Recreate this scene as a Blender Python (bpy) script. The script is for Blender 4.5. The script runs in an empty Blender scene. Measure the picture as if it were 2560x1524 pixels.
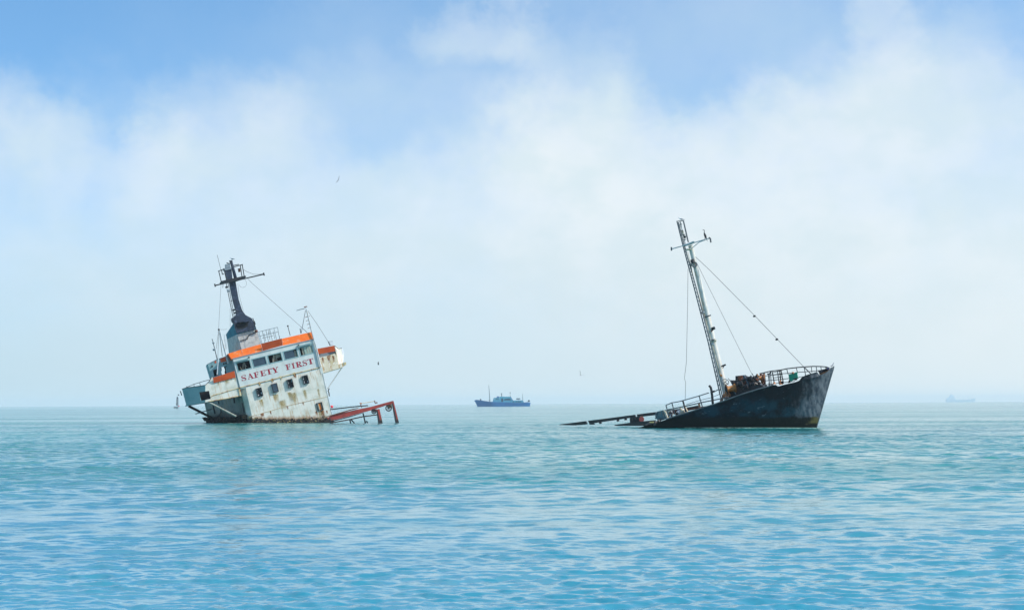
# Two wrecks in a hazy harbour: a leaning bridge house and a sunken bow, seen from a small boat.
# ------------------------------------------------------------------ settings of light, sky and water
SKY_AIR, SKY_DUST, SKY_OZONE = 1.0, 1.0, 2.0
SKY_HUE, SKY_SAT, SKY_VAL = .493, 1.25, 2.25
BANK_L, BANK_R = (5.3, 7.0, 7.95, 1), (8.0, 8.75, 9.0, 1)
SKY_TINT = (7.0, 8.6, 9.6, .06)
CLOUD_A = (8.8, 9.4, 9.6, 1)
CLOUD_B = (7.5, 8.65, 9.1, 1)
EXPOSURE = 0.0
HAZE = 1.2e-4
WAVE_SLOPE = .19
NEAR_SKY_A = (.009, .20, .325, 1)
NEAR_SKY_B = (.022, .275, .415, 1)
WATER_A = (.006, .195, .195, 1)
WATER_B = (.015, .25, .235, 1)
BUMP = (.017, .024, .003)
BUMP_FAR = (1.6, 3.6)
# cloud masses: photo x, y, half width, half height (thousand pixels), weight, tilt
CLOUDS = [
    (1190, 65, .22, .12, .38, 0), (1320, 110, .14, .10, .26, 0), (1470, 190, .20, .18, .24, 0), (1500, 250, .2, .16, .2, 0),
    (560, 300, .28, .20, .28, 0), (720, 320, .20, .17, .22, 0), (410, 420, .20, .20, .46, 20), (660, 430, .36, .2, .30, 0),
    (160, 400, .17, .2, .42, 0), (0, 350, .18, .20, .3, 0), (60, 580, .5, .26, .2, 0),
    (1390, 330, .24, .20, .50, 0), (1540, 400, .40, .22, .52, 0), (1860, 340, .22, .18, .48, 0), (1640, 500, .8, .32, .5, 0),
    (2190, 50, .13, .26, .36, 20), (2290, 190, .30, .15, .26, 30), (2310, 310, .36, .2, .40, 0), (2520, 330, .22, .24, .35, 0), (2050, 300, .3, .2, .2, 0),
    (2250, 560, 1.2, .42, .7, 0), (1500, 600, 1.0, .34, .45, 0), (500, 590, 1.0, .28, .3, 0), (2350, 860, 1.5, .5, .7, 0), (1300, 830, 1.9, .36, .4, 0),
    (200, 800, 1.0, .36, .3, 0), (1000, 580, .8, .28, .3, 0), (1500, 120, 1.4, .34, .17, 0), (2200, 150, 1.0, .4, .10, 0), (950, 330, .55, .26, .28, 0), (300, 330, .5, .2, .12, 0),
]
import bpy, bmesh, math, random
import numpy as np
from mathutils import Vector, Matrix
from mathutils.geometry import tessellate_polygon
from mathutils.bvhtree import BVHTree

random.seed(7)
SC = bpy.context.scene
COL = SC.collection
R = math.radians
PI = math.pi

# ------------------------------------------------------------------ camera
FPX = 4267.0                     # focal length in photo pixels (60 mm on 36 mm)
CAM_H = 2.0
PITCH = math.atan((1008.8 - 762) / FPX)
ROLL = 0.00484
cam_loc = Vector((0, 0, CAM_H))
fwd = Vector((0, math.cos(PITCH), math.sin(PITCH)))
up0 = Vector((0, -math.sin(PITCH), math.cos(PITCH)))
rt0 = Vector((1, 0, 0))
rt = rt0 * math.cos(ROLL) - up0 * math.sin(ROLL)
up = up0 * math.cos(ROLL) + rt0 * math.sin(ROLL)
cd = bpy.data.cameras.new('camera')
cam = bpy.data.objects.new('camera', cd)
COL.objects.link(cam)
cd.sensor_width = 36.0
cd.lens = 36.0 * FPX / 2560.0
cd.clip_start = 0.1
cd.clip_end = 40000
cam.matrix_world = Matrix(((rt.x, up.x, -fwd.x, 0), (rt.y, up.y, -fwd.y, 0), (rt.z, up.z, -fwd.z, CAM_H), (0, 0, 0, 1)))
SC.camera = cam


def ray(px, py):
    return fwd + rt * ((px - 1280) / FPX) + up * ((762 - py) / FPX)


def on_water(px, py):
    d = ray(px, py)
    return cam_loc + d * (-CAM_H / d.z)


def at_depth(px, py, y):
    d = ray(px, py)
    return cam_loc + d * (y / d.y)


def V(x0, y0, s):                # a measuring window on the photograph
    return lambda x, y: (x0 + x * s, y0 + y * s)


class Frame:
    """A thing's own axes: x along its face, y away from the viewer, z up its walls."""
    def __init__(self, org, yaw=0, roll=0, pitch=0):
        self.M = Matrix.Translation(org) @ Matrix.Rotation(R(yaw), 4, 'Z') @ Matrix.Rotation(R(-roll), 4, 'Y') @ Matrix.Rotation(R(pitch), 4, 'X')
        self.I = self.M.inverted()
        self.o = self.I @ cam_loc

    def plane(self, p, pt, n):
        d = self.I.to_3x3() @ ray(*p)
        t = (pt - self.o).dot(n) / d.dot(n)
        return self.o + d * t

    def P(self, p, y=0.0):       # where a sight line meets the plane y = const of this thing
        return self.plane(p, Vector((0, y, 0)), Vector((0, 1, 0)))

    def X(self, p, x=0.0):
        return self.plane(p, Vector((x, 0, 0)), Vector((1, 0, 0)))

    def depth(self, p, y):       # same at a distance from the viewer, in world metres
        return self.I @ at_depth(p[0], p[1], y)


# ------------------------------------------------------------------ objects
def empty(name, frame, label, cat, group=None):
    o = bpy.data.objects.new(name, None)
    COL.objects.link(o)
    o.matrix_world = frame.M
    o.empty_display_size = 0.5
    tag(o, label, cat, group)
    return o


def tag(o, label=None, cat=None, group=None, kind=None):
    if label: o['label'] = label
    if cat: o['category'] = cat
    if group: o['group'] = group
    if kind: o['kind'] = kind
    return o


class MB:
    def __init__(self):
        self.v, self.f, self.cut = [], [], []

    def add(self, vs, fs):
        b = len(self.v)
        self.cut.append((b, len(self.f)))
        self.v.extend(Vector(p) for p in vs)
        self.f.extend(tuple(b + i for i in q) for q in fs)
        return self

    def hexa(self, lo, hi):      # two rings of equal length joined
        n = len(lo)
        fs = [tuple(range(n))[::-1], tuple(range(n, 2 * n))]
        for i in range(n):
            j = (i + 1) % n
            fs.append((i, j, n + j, n + i))
        return self.add(list(lo) + list(hi), fs)

    def box(self, c, s, ax=None):
        c = Vector(c)
        ax = ax or (Vector((1, 0, 0)), Vector((0, 1, 0)), Vector((0, 0, 1)))
        h = [ax[i] * (s[i] / 2) for i in range(3)]
        lo = [c - h[0] - h[1] - h[2], c + h[0] - h[1] - h[2], c + h[0] + h[1] - h[2], c - h[0] + h[1] - h[2]]
        return self.hexa(lo, [p + h[2] * 2 for p in lo])

    def slab(self, outer, dy, holes=()):
        """Flat outline (3-D points, any plane) with holes, pushed along dy."""
        dy = Vector(dy) if not isinstance(dy, (int, float)) else Vector((0, dy, 0))
        loops = [[Vector(p) for p in outer]] + [[Vector(p) for p in h] for h in holes]
        flat = [p for l in loops for p in l]
        n = len(flat)
        tris = tessellate_polygon(loops)
        fs = [tuple(t) for t in tris] + [tuple(n + i for i in t[::-1]) for t in tris]
        b = 0
        for l in loops:
            m = len(l)
            for i in range(m):
                j = (i + 1) % m
                fs.append((b + i, b + j, n + b + j, n + b + i))
            b += m
        return self.add(flat + [p + dy for p in flat], fs)

    def tube(self, pts, r, n=8, r2=None):
        pts = [Vector(p) for p in pts]
        m = len(pts)
        rings = []
        for i, p in enumerate(pts):
            d = (pts[min(i + 1, m - 1)] - pts[max(i - 1, 0)]).normalized()
            a = d.orthogonal().normalized() if i == 0 else (rings_a - d * rings_a.dot(d)).normalized()
            rings_a = a
            b = d.cross(a)
            rr = r if r2 is None else r + (r2 - r) * i / (m - 1)
            rings.append([p + a * (rr * math.cos(2 * PI * k / n)) + b * (rr * math.sin(2 * PI * k / n)) for k in range(n)])
        return self.loft(rings)

    def loft(self, rings, closed=True, caps=True):
        n = len(rings[0])
        vs = [p for r_ in rings for p in r_]
        fs = []
        for i in range(len(rings) - 1):
            for k in range(n if closed else n - 1):
                l = (k + 1) % n
                fs.append((i * n + k, i * n + l, (i + 1) * n + l, (i + 1) * n + k))
        if caps:
            fs.append(tuple(range(n))[::-1])
            fs.append(tuple((len(rings) - 1) * n + k for k in range(n)))
        return self.add(vs, fs)

    def ball(self, c, r, n=10, sq=(1, 1, 1)):
        c = Vector(c)
        rings = []
        for i in range(1, n // 2 + 1):
            t = PI * i / (n // 2 + 1)
            rings.append([c + Vector((r * sq[0] * math.sin(t) * math.cos(2 * PI * k / n), r * sq[1] * math.sin(t) * math.sin(2 * PI * k / n), r * sq[2] * math.cos(t))) for k in range(n)])
        return self.loft(rings)

    def ring(self, c, ax, R_, r, n=20, m=6):
        c, ax = Vector(c), Vector(ax).normalized()
        a = ax.orthogonal().normalized()
        b = ax.cross(a)
        vs, fs = [], []
        for i in range(n):
            u = a * math.cos(2 * PI * i / n) + b * math.sin(2 * PI * i / n)
            for k in range(m):
                w = 2 * PI * k / m
                vs.append(c + u * (R_ + r * math.cos(w)) + ax * (r * math.sin(w)))
        for i in range(n):
            for k in range(m):
                fs.append((i * m + k, i * m + (k + 1) % m, ((i + 1) % n) * m + (k + 1) % m, ((i + 1) % n) * m + k))
        return self.add(vs, fs)

    def clump(self, c, r, rnd, k=7):     # a jagged lump
        c = Vector(c)
        pts = [c + Vector((rnd.uniform(-1, 1), rnd.uniform(-1, 1), rnd.uniform(-.7, 1))) * r for _ in range(k)]
        bm = bmesh.new()
        for p in pts: bm.verts.new(p)
        try:
            bmesh.ops.convex_hull(bm, input=bm.verts[:])
            bm.verts.index_update()
            self.add([v.co.copy() for v in bm.verts], [tuple(v.index for v in f.verts) for f in bm.faces])
        except Exception:
            pass
        bm.free()
        return self

    def build(self, name, mat, parent=None, smooth=False, label=None, frame=None, fix=True, each=True):
        if each and len(self.cut) > 1:           # every separate piece becomes a part of its own
            out = None
            ends = self.cut[1:] + [(len(self.v), len(self.f))]
            for (v0, f0), (v1, f1) in zip(self.cut, ends):
                m_ = MB()
                m_.add(self.v[v0:v1], [tuple(i - v0 for i in q) for q in self.f[f0:f1]])
                o = m_.build(name, mat, parent, smooth, label, frame, fix)
                out = out or o
            return out
        me = bpy.data.meshes.new(name)
        me.from_pydata([tuple(p) for p in self.v], [], self.f)
        if fix:
            bm = bmesh.new()
            bm.from_mesh(me)
            bmesh.ops.recalc_face_normals(bm, faces=bm.faces[:])
            bm.to_mesh(me)
            bm.free()
        if smooth == 'angle':
            me.shade_smooth()
            me.set_sharp_from_angle(angle=R(35))
        elif smooth:
            me.shade_smooth()
        me.materials.append(mat)
        o = bpy.data.objects.new(name, me)
        COL.objects.link(o)
        if parent:
            o.parent = parent
        elif frame is not None:
            o.matrix_world = frame.M
        if label: o['label'] = label
        return o


# ------------------------------------------------------------------ materials
def lin(r, g, b):
    f = lambda c: (c / 255 / 12.92) if c / 255 <= .04045 else ((c / 255 + .055) / 1.055) ** 2.4
    return (f(r), f(g), f(b), 1)


class NT:
    def __init__(self, tree):
        self.t = tree

    def n(self, typ, **kw):
        nd = self.t.nodes.new(typ)
        for k, v in kw.items():
            if k[0] == 'i' and k[1:].isdigit(): self.set(nd.inputs[int(k[1:])], v)
            else: setattr(nd, k, v)
        return nd

    def set(self, sock, v):
        if isinstance(v, bpy.types.NodeSocket): self.t.links.new(v, sock)
        else: sock.default_value = v

    def math(self, op, a, b=0.0, clamp=False):
        nd = self.t.nodes.new('ShaderNodeMath')
        nd.operation, nd.use_clamp = op, clamp
        self.set(nd.inputs[0], a)
        self.set(nd.inputs[1], b)
        return nd.outputs[0]

    def mix(self, fac, a, b):
        nd = self.t.nodes.new('ShaderNodeMix')
        nd.data_type = 'RGBA'
        self.set(nd.inputs[0], fac)
        self.set(nd.inputs[6], a)
        self.set(nd.inputs[7], b)
        return nd.outputs[2]

    def noise(self, vec, scale, detail=4, rough=.55, dim='3D'):
        nd = self.t.nodes.new('ShaderNodeTexNoise')
        nd.noise_dimensions = dim
        self.set(nd.inputs['Vector'], vec)
        nd.inputs['Scale'].default_value = scale
        nd.inputs['Detail'].default_value = detail
        nd.inputs['Roughness'].default_value = rough
        return nd.outputs['Fac']

    def ramp(self, x, lo, hi, a=0.0, b=1.0, smooth=True):
        nd = self.t.nodes.new('ShaderNodeMapRange')
        nd.interpolation_type = 'SMOOTHSTEP' if smooth else 'LINEAR'
        self.set(nd.inputs[0], x)
        for i, v in ((1, lo), (2, hi), (3, a), (4, b)): self.set(nd.inputs[i], v)
        return nd.outputs[0]

    def mapping(self, vec, scale=(1, 1, 1), loc=(0, 0, 0), typ='POINT', rot=(0, 0, 0)):
        nd = self.t.nodes.new('ShaderNodeMapping')
        nd.vector_type = typ
        self.set(nd.inputs[0], vec)
        nd.inputs['Location'].default_value = loc
        nd.inputs['Rotation'].default_value = rot
        nd.inputs['Scale'].default_value = scale
        return nd.outputs[0]


def new_mat(name):
    m = bpy.data.materials.new(name)
    m.use_nodes = True
    t = NT(m.node_tree)
    return m, t, m.node_tree.nodes['Principled BSDF']


RUST = lin(150, 92, 48)
RUST_D = lin(84, 50, 34)


def paint(name, base, dirt=None, rust=0.0, streak=0.0, rough=.5, tide=None, scale=1.0, metal=0.0, peel=None, bump=.3):
    """Weathered ship's paint: mottling, rust patches, run-down streaks and, with tide, growth above the waterline."""
    m, t, b = new_mat(name)
    co = t.n('ShaderNodeTexCoord').outputs['Object']
    dirt = dirt or tuple(c * .72 for c in base[:3]) + (1,)
    n1 = t.noise(co, .9 * scale, 6, .62)
    col = t.mix(t.ramp(n1, .42, .68), base, dirt)
    fine = t.noise(co, 9 * scale, 5, .7)
    col = t.mix(t.ramp(fine, .5, .75, 0, .35), col, dirt)
    if peel:
        p = t.noise(t.mapping(co, (1, 1, 1), (3, 7, 1)), 2.6 * scale, 7, .72)
        col = t.mix(t.ramp(p, .55, .60), col, peel)
    if streak:
        s = t.noise(t.mapping(co, (4.5, 4.5, .42)), 1.3 * scale, 3, .6)
        g = t.noise(co, .55 * scale, 3)
        k = t.math('MULTIPLY', t.ramp(s, .48, .70), t.ramp(g, .38, .62, 0, streak))
        col = t.mix(k, col, lin(176, 132, 66))
    if rust:
        r1 = t.noise(t.mapping(co, (1, 1, .7), (9, 2, 4)), 1.7 * scale, 8, .68)
        thr = .70 - .22 * rust
        col = t.mix(t.ramp(r1, thr, thr + .09), col, t.mix(t.ramp(fine, .4, .65), RUST, RUST_D))
    rg = rough
    if tide:
        z = t.n('ShaderNodeSeparateXYZ')
        t.set(z.inputs[0], t.n('ShaderNodeNewGeometry').outputs['Position'])
        zz = t.math('ADD', z.outputs[2], t.math('MULTIPLY', t.math('SUBTRACT', t.noise(t.mapping(co, (1, 1, .5)), 2.3, 7, .75), .5), tide[1]))
        col = t.mix(t.ramp(zz, tide[0] * 1.7, tide[0] * .9, 0, .8), col, tide[2])
        col = t.mix(t.ramp(zz, tide[0], tide[0] * .7), col, tide[3])
    t.set(b.inputs['Base Color'], col)
    t.set(b.inputs['Roughness'], t.ramp(fine, .3, .7, rg - .12, rg + .18))
    b.inputs['Metallic'].default_value = metal
    if bump:
        bp = t.n('ShaderNodeBump')
        bp.inputs['Distance'].default_value = .05
        bp.inputs['Strength'].default_value = bump
        t.set(bp.inputs['Height'], t.math('ADD', n1, t.math('MULTIPLY', fine, .35)))
        t.set(b.inputs['Normal'], bp.outputs[0])
    return m


def plain(name, c, rough=.5, metal=0.0, var=.25):
    m, t, b = new_mat(name)
    co = t.n('ShaderNodeTexCoord').outputs['Object']
    n1 = t.noise(co, 3.0, 5, .65)
    t.set(b.inputs['Base Color'], t.mix(t.ramp(n1, .35, .7), c, tuple(x * (1 - var) for x in c[:3]) + (1,)))
    b.inputs['Roughness'].default_value = rough
    b.inputs['Metallic'].default_value = metal
    return m


def glass(name, c, rough=.12):
    m, t, b = new_mat(name)
    co = t.n('ShaderNodeTexCoord').outputs['Object']
    n1 = t.noise(co, 1.4, 4, .6)
    t.set(b.inputs['Base Color'], t.mix(t.ramp(n1, .4, .7), c, tuple(x * .75 for x in c[:3]) + (1,)))
    b.inputs['Roughness'].default_value = rough
    return m

# ------------------------------------------------------------------ light and sky
SUN_AZ, SUN_EL = R(104), R(42)   # azimuth clockwise from the viewing direction
to_sun = Vector((math.sin(SUN_AZ) * math.cos(SUN_EL), math.cos(SUN_AZ) * math.cos(SUN_EL), math.sin(SUN_EL)))
sl = bpy.data.lights.new('sun', 'SUN')
sl.energy = 4.0
sl.angle = R(.53)
sl.color = (1, .95, .87)
so = bpy.data.objects.new('sun', sl)
COL.objects.link(so)
so.matrix_world = to_sun.to_track_quat('Z', 'Y').to_matrix().to_4x4()

w = bpy.data.worlds.new('World')
SC.world = w
w.use_nodes = True
t = NT(w.node_tree)
bg = w.node_tree.nodes['Background']
bg.inputs['Strength'].default_value = .10
co = t.n('ShaderNodeTexCoord').outputs['Generated']
sx = t.n('ShaderNodeSeparateXYZ')
t.set(sx.inputs[0], co)
sk = t.n('ShaderNodeTexSky')
sk.sky_type = 'NISHITA'
sk.sun_disc = False
sk.sun_elevation = SUN_EL
sk.sun_rotation = SUN_AZ
sk.altitude = 0
sk.air_density = SKY_AIR
sk.dust_density = SKY_DUST
sk.ozone_density = SKY_OZONE
zc = t.n('ShaderNodeCombineXYZ')
t.set(zc.inputs[0], sx.outputs[0])
t.set(zc.inputs[1], sx.outputs[1])
t.set(zc.inputs[2], t.math('ADD', t.math('MULTIPLY', t.math('MAXIMUM', sx.outputs[2], 0.0), 1.5), .08))
nz = t.n('ShaderNodeVectorMath', operation='NORMALIZE')
t.set(nz.inputs[0], zc.outputs[0])
t.set(sk.inputs[0], nz.outputs[0])
hs = t.n('ShaderNodeHueSaturation')
hs.inputs['Hue'].default_value = SKY_HUE
hs.inputs['Saturation'].default_value = SKY_SAT
hs.inputs['Value'].default_value = SKY_VAL
t.set(hs.inputs['Color'], sk.outputs[0])
skycol = t.mix(SKY_TINT[3], hs.outputs[0], (SKY_TINT[0], SKY_TINT[1], SKY_TINT[2], 1))
# clouds: soft masses at chosen bearings and heights, broken up by noise (degrees * 0.0745 = thousand photo pixels)
k = FPX / 1000
az = t.math('MULTIPLY', t.math('ARCTAN2', sx.outputs[0], sx.outputs[1]), k)
el = t.math('MULTIPLY', t.math('ARCSINE', sx.outputs[2]), k)
qc = t.n('ShaderNodeCombineXYZ')
t.set(qc.inputs[0], az)
t.set(qc.inputs[1], el)
q = qc.outputs[0]
nw = t.n('ShaderNodeTexNoise')
nw.inputs['Scale'].default_value = 3.2
nw.inputs['Detail'].default_value = 5
nw.inputs['Roughness'].default_value = .63
t.set(nw.inputs['Vector'], q)
sb = t.n('ShaderNodeVectorMath', operation='SUBTRACT')
t.set(sb.inputs[0], nw.outputs['Color'])
sb.inputs[1].default_value = (.5, .5, .5)
wv = t.n('ShaderNodeVectorMath', operation='MULTIPLY_ADD')
t.set(wv.inputs[0], sb.outputs[0])
wv.inputs[1].default_value = (.42, .34, 0)
t.set(wv.inputs[2], q)
qw = wv.outputs[0]
tot = None
for (cx, cy, rx, ry, wt, rot) in CLOUDS:
    mp = t.mapping(qw, (rx, ry, 1), ((cx - 1280) / 1000, (1009 - cy) / 1000, 0), 'TEXTURE', (0, 0, R(rot)))
    g = t.n('ShaderNodeTexGradient', gradient_type='SPHERICAL')
    t.set(g.inputs[0], mp)
    s = t.math('MULTIPLY', t.ramp(g.outputs['Fac'], 0.0, .75), wt)
    tot = s if tot is None else t.math('ADD', tot, s)
fb = t.noise(q, 2.3, 6, .55)
fb2 = t.noise(t.mapping(q, (1, 1.5, 1), (4, 2, 1)), 6.5, 5, .55)
tex = t.math('ADD', t.math('MULTIPLY', t.math('SUBTRACT', fb, .5), 1.8), t.math('MULTIPLY', t.math('SUBTRACT', fb2, .5), .95))
dens = t.math('MULTIPLY', tot, t.math('ADD', 1.0, tex))
high = t.ramp(t.noise(t.mapping(q, (.35, .5, 1), (2, 5, 0)), 1.6, 6, .6), .36, .66, 0, .6)     # unseen cloud overhead, added to brighten reflections in the water
dens = t.math('ADD', dens, t.math('MULTIPLY', high, t.ramp(el, 1.0, 1.5)))
dens = t.math('SUBTRACT', 1.0, t.math('POWER', 2.718, t.math('MULTIPLY', t.math('MAXIMUM', dens, 0.0), -1.35)))
cloud = t.mix(t.ramp(fb2, .3, .7), CLOUD_A, CLOUD_B)
allsky = t.mix(dens, skycol, cloud)
bank = t.mix(t.ramp(az, -1.3, 1.3, smooth=False), BANK_L, BANK_R)                # thin haze bank low on the horizon
t.set(bg.inputs['Color'], t.mix(t.math('MULTIPLY', t.ramp(el, .60, .02), .85), allsky, bank))

SC.view_settings.view_transform = 'Standard'
SC.view_settings.look = 'None'
SC.view_settings.gamma = 1
SC.view_settings.exposure = EXPOSURE
SC.render.engine = 'CYCLES'
SC.cycles.max_bounces = 6
SC.cycles.volume_bounces = 2
SC.cycles.sample_clamp_indirect = 4
SC.cycles.use_denoising = True

# ------------------------------------------------------------------ water
def wave_field(x, y, spacing):
    rng = np.random.default_rng(11)
    z = np.zeros_like(x)
    lam = np.concatenate([np.exp(rng.uniform(np.log(.15), np.log(.8), 74)), np.exp(rng.uniform(np.log(.8), np.log(2.4), 16)), np.exp(rng.uniform(np.log(2.4), np.log(7.0), 8))])
    for l in lam:
        th = rng.normal(0, .75) + R(80)                     # wind roughly along the view
        ph = rng.uniform(0, 2 * PI)
        kk = 2 * PI / l
        sl_ = WAVE_SLOPE * (1.45 if l < .6 else 1)
        a = sl_ / kk * .17
        rows = np.nonzero(spacing[:, 0] * 2.4 < l)[0]
        if len(rows) < 2:
            continue
        n_ = rows[-1] + 1
        fade = np.clip((l / spacing[:n_] - 2.4) / 3.0, 0, 1)
        if l >= .6:                                         # longer chop only builds up away from the lee shore
            fade = fade * ((.42 if l < 1.4 else .2) + (.6 if l < 1.4 else .3 if l < 2.5 else .15) * np.clip((y[:n_] - 18) / 24, 0, 1))
        arg = (kk * (x[:n_] * math.cos(th) + y[:n_] * math.sin(th)) + ph).astype(np.float32)
        z[:n_] += a * fade * (np.sin(arg) + .34 * np.sin(2 * arg) + .12 * np.sin(3 * arg))     # steeper lee faces
    p = np.sin(x * .11 + 1.3 * np.sin(y * .05)) * np.sin(y * .09 + .7 * np.sin(x * .043 + 2))
    p2 = np.sin(x * .37 + y * .13 + 2) * np.sin(y * .31 - x * .08)
    p3 = np.sin(x * .9 - y * .41 + 1) * np.sin(y * .72 + x * .33)
    return z * (1 + .14 * p + .18 * p2 + .2 * p3)


ys = [12.5]                                                 # row spacing: fine near, even to the wrecks, growing beyond
while ys[-1] < 9200:
    y_ = ys[-1]
    ys.append(y_ + (min(max(.03, y_ * y_ * .55 / 3414), .15) if y_ < 150 else .15 * (y_ / 150) ** 2.6))
ys = np.array(ys)
nc = 1100
u = np.linspace(-1, 1, nc)
tan = np.tan(R(45)) * (u * .48 + .52 * u ** 3)              # finer in the middle
Y = np.repeat(ys[:, None], nc, 1).astype(np.float32)
X = (Y * tan[None, :]).astype(np.float32)
dy = np.gradient(ys)[:, None]
dx = np.gradient(tan).mean() * ys[:, None] * .6
Z = wave_field(X, Y, np.maximum(dx, dy).astype(np.float32))
Z *= (.48 + .52 * np.clip((Y - 16) / 22, 0, 1)) * (1 - .5 * np.clip((Y - 62) / 70, 0, 1))     # calmer in the lee close by
skirt = np.maximum(np.clip((np.abs(u)[None, :] - .975) / .02, 0, 1), np.clip((14.0 - Y) / 1.2, 0, 1))      # fine water dips under the plain sheet
Z = Z * (1 - skirt) - .24 * skirt
nr = len(ys)
vs = np.stack([X, Y, Z], -1).reshape(-1, 3)
i = np.arange(nr - 1)[:, None] * nc + np.arange(nc - 1)[None, :]
fs = np.stack([i, i + 1, i + nc + 1, i + nc], -1).reshape(-1, 4)
far = float(ys[-1])
edge = np.array([(-6800, -60, -.2), (6800, -60, -.2), (6800, far, -.2), (-6800, far, -.2)], float)   # the rest of the bay
nv = len(vs)
vs = np.concatenate([vs, edge])
fs = np.concatenate([fs, [[nv, nv + 1, nv + 2, nv + 3]]])
me = bpy.data.meshes.new('water')
me.vertices.add(len(vs))
me.vertices.foreach_set('co', vs.astype(np.float32).ravel())
me.loops.add(fs.size)
me.loops.foreach_set('vertex_index', fs.astype(np.int32).ravel())
me.polygons.add(len(fs))
me.polygons.foreach_set('loop_start', np.arange(0, fs.size, 4, dtype=np.int32))
me.update(calc_edges=True)
me.validate()
me.shade_smooth()
m, t, b = new_mat('sea_water')
pos = t.n('ShaderNodeTexCoord').outputs['Object']
patch = t.noise(t.mapping(pos, (.012, .035, 1)), 1, 4, .6)
streak = t.noise(t.mapping(pos, (.006, .07, 1), (3, 1, 0)), 1, 5, .6)
turb = t.noise(t.mapping(pos, (.02, .03, 1), (8, 3, 0)), 1, 4, .5)
sy = t.n('ShaderNodeSeparateXYZ')
t.set(sy.inputs[0], pos)
far_teal = t.ramp(t.math('ADD', sy.outputs[1], t.math('MULTIPLY', t.math('SUBTRACT', turb, .5), 60)), 4, 62)      # near water bluer: reflected sky put into its colour, teal further out
t.set(b.inputs['Base Color'], t.mix(t.ramp(turb, .3, .7), t.mix(far_teal, NEAR_SKY_A, WATER_A), t.mix(far_teal, NEAR_SKY_B, WATER_B)))
b.inputs['IOR'].default_value = 1.45
t.set(b.inputs['Roughness'], t.ramp(streak, .35, .65, .05, .16))
h1 = t.noise(t.mapping(pos, (2.2, 3.2, 1)), 1, 3, .6)
h2 = t.noise(t.mapping(pos, (.55, .9, 1), (4, 4, 0)), 1, 4, .6)
h3 = t.noise(t.mapping(pos, (7, 10, 1), (2, 4, 0)), 1, 2, .5)
amp = t.math('MULTIPLY', t.ramp(patch, .3, .7, .55, 1.25), t.ramp(streak, .38, .62, .6, 1.2))
hh = t.math('ADD', t.math('ADD', t.math('MULTIPLY', h1, BUMP[0]), t.math('MULTIPLY', h2, BUMP[1])), t.math('MULTIPLY', h3, BUMP[2]))
bp = t.n('ShaderNodeBump')
bp.inputs['Distance'].default_value = 1.0
bp.inputs['Strength'].default_value = 1.0
sp = t.n('ShaderNodeSeparateXYZ')
t.set(sp.inputs[0], pos)
lod = t.math('ADD', t.ramp(sp.outputs[1], 20, 48, 1.0, BUMP_FAR[0], smooth=False), t.ramp(sp.outputs[1], 75, 170, 0, BUMP_FAR[1], smooth=False))   # ripples the mesh is too coarse for
t.set(bp.inputs['Height'], t.math('MULTIPLY', hh, t.math('MULTIPLY', amp, lod)))
t.set(b.inputs['Normal'], bp.outputs[0])
me.materials.append(m)
wo = bpy.data.objects.new('water', me)
COL.objects.link(wo)
tag(wo, 'teal and blue rippled sea reaching to a hazy horizon', 'sea', kind='structure')

# ------------------------------------------------------------------ haze
hz = MB().box((0, 4800, 14.0), (14200, 9900, 38.0))
hm = bpy.data.materials.new('sea_haze')
hm.use_nodes = True
hm.node_tree.nodes.clear()
ho = hm.node_tree.nodes.new('ShaderNodeOutputMaterial')
pv = hm.node_tree.nodes.new('ShaderNodeVolumePrincipled')
pv.inputs['Color'].default_value = (.86, .94, 1, 1)
pv.inputs['Density'].default_value = HAZE
pv.inputs['Anisotropy'].default_value = .0
hm.node_tree.links.new(pv.outputs[0], ho.inputs['Volume'])
hobj = hz.build('haze', hm)
tag(hobj, 'thin pale sea haze over the whole bay', 'haze', kind='stuff')

# ------------------------------------------------------------------ paints
WHITE = lin(216, 217, 206)
M = {}
M['white'] = paint('white_paint', WHITE, lin(188, 192, 178), rust=.15, streak=.75, tide=(.55, 1.2, lin(150, 104, 52), lin(40, 34, 26)))
M['white_clean'] = paint('wheelhouse_paint', lin(200, 208, 204), lin(180, 192, 190), rust=.05, streak=.25)
M['cream'] = paint('rusty_cream_paint', lin(214, 206, 182), lin(192, 178, 140), rust=.55, streak=.9, peel=lin(226, 224, 214))
M['orange'] = paint('orange_band_paint', lin(255, 118, 0), lin(244, 102, 0), rust=.0, rough=.55, peel=lin(244, 146, 92), scale=.8)
M['orange_red'] = paint('dark_orange_paint', lin(212, 84, 22), lin(196, 70, 24), rust=.1, rough=.55)
M['ledge'] = paint('rusty_ledge', lin(206, 192, 150), lin(172, 132, 74), rust=.8, scale=1.6)
M['grey_steel'] = paint('grey_steel', lin(128, 142, 150), lin(104, 116, 124), rust=.2)
M['blue'] = paint('teal_funnel_paint', lin(0, 118, 140), lin(0, 100, 122), rust=.05)
M['wing_shade_blue'] = paint('wing_shade_blue_paint', lin(132, 166, 168), lin(112, 150, 154), rust=.05)
M['black'] = paint('sooty_black', lin(36, 50, 70), lin(25, 35, 50), rust=.0, peel=lin(64, 78, 100), scale=1.4)
M['dark'] = plain('dark_steel', lin(26, 31, 38), .6)
M['black_hole'] = plain('interior_shade', lin(14, 18, 22), .8)  # near-black colour stands for the shade inside openings and hollows
M['rope'] = plain('wire_rope', lin(84, 88, 92), .7)
M['pipe_grey'] = paint('pole_paint', lin(196, 202, 204), lin(168, 172, 170), rust=.25, streak=.5, scale=2)
M['strut'] = paint('strut_paint', lin(150, 158, 150), lin(120, 126, 112), rust=.4, streak=.5, scale=2)
M['red_letter'] = plain('red_letter_paint', lin(158, 18, 46), .6, var=.3)
M['pane'] = glass('window_pane', lin(56, 72, 82))
M['pane_pale'] = glass('curtained_pane', lin(150, 172, 158), .3)
M['debris'] = plain('torn_lining', lin(168, 160, 142), .8)
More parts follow.
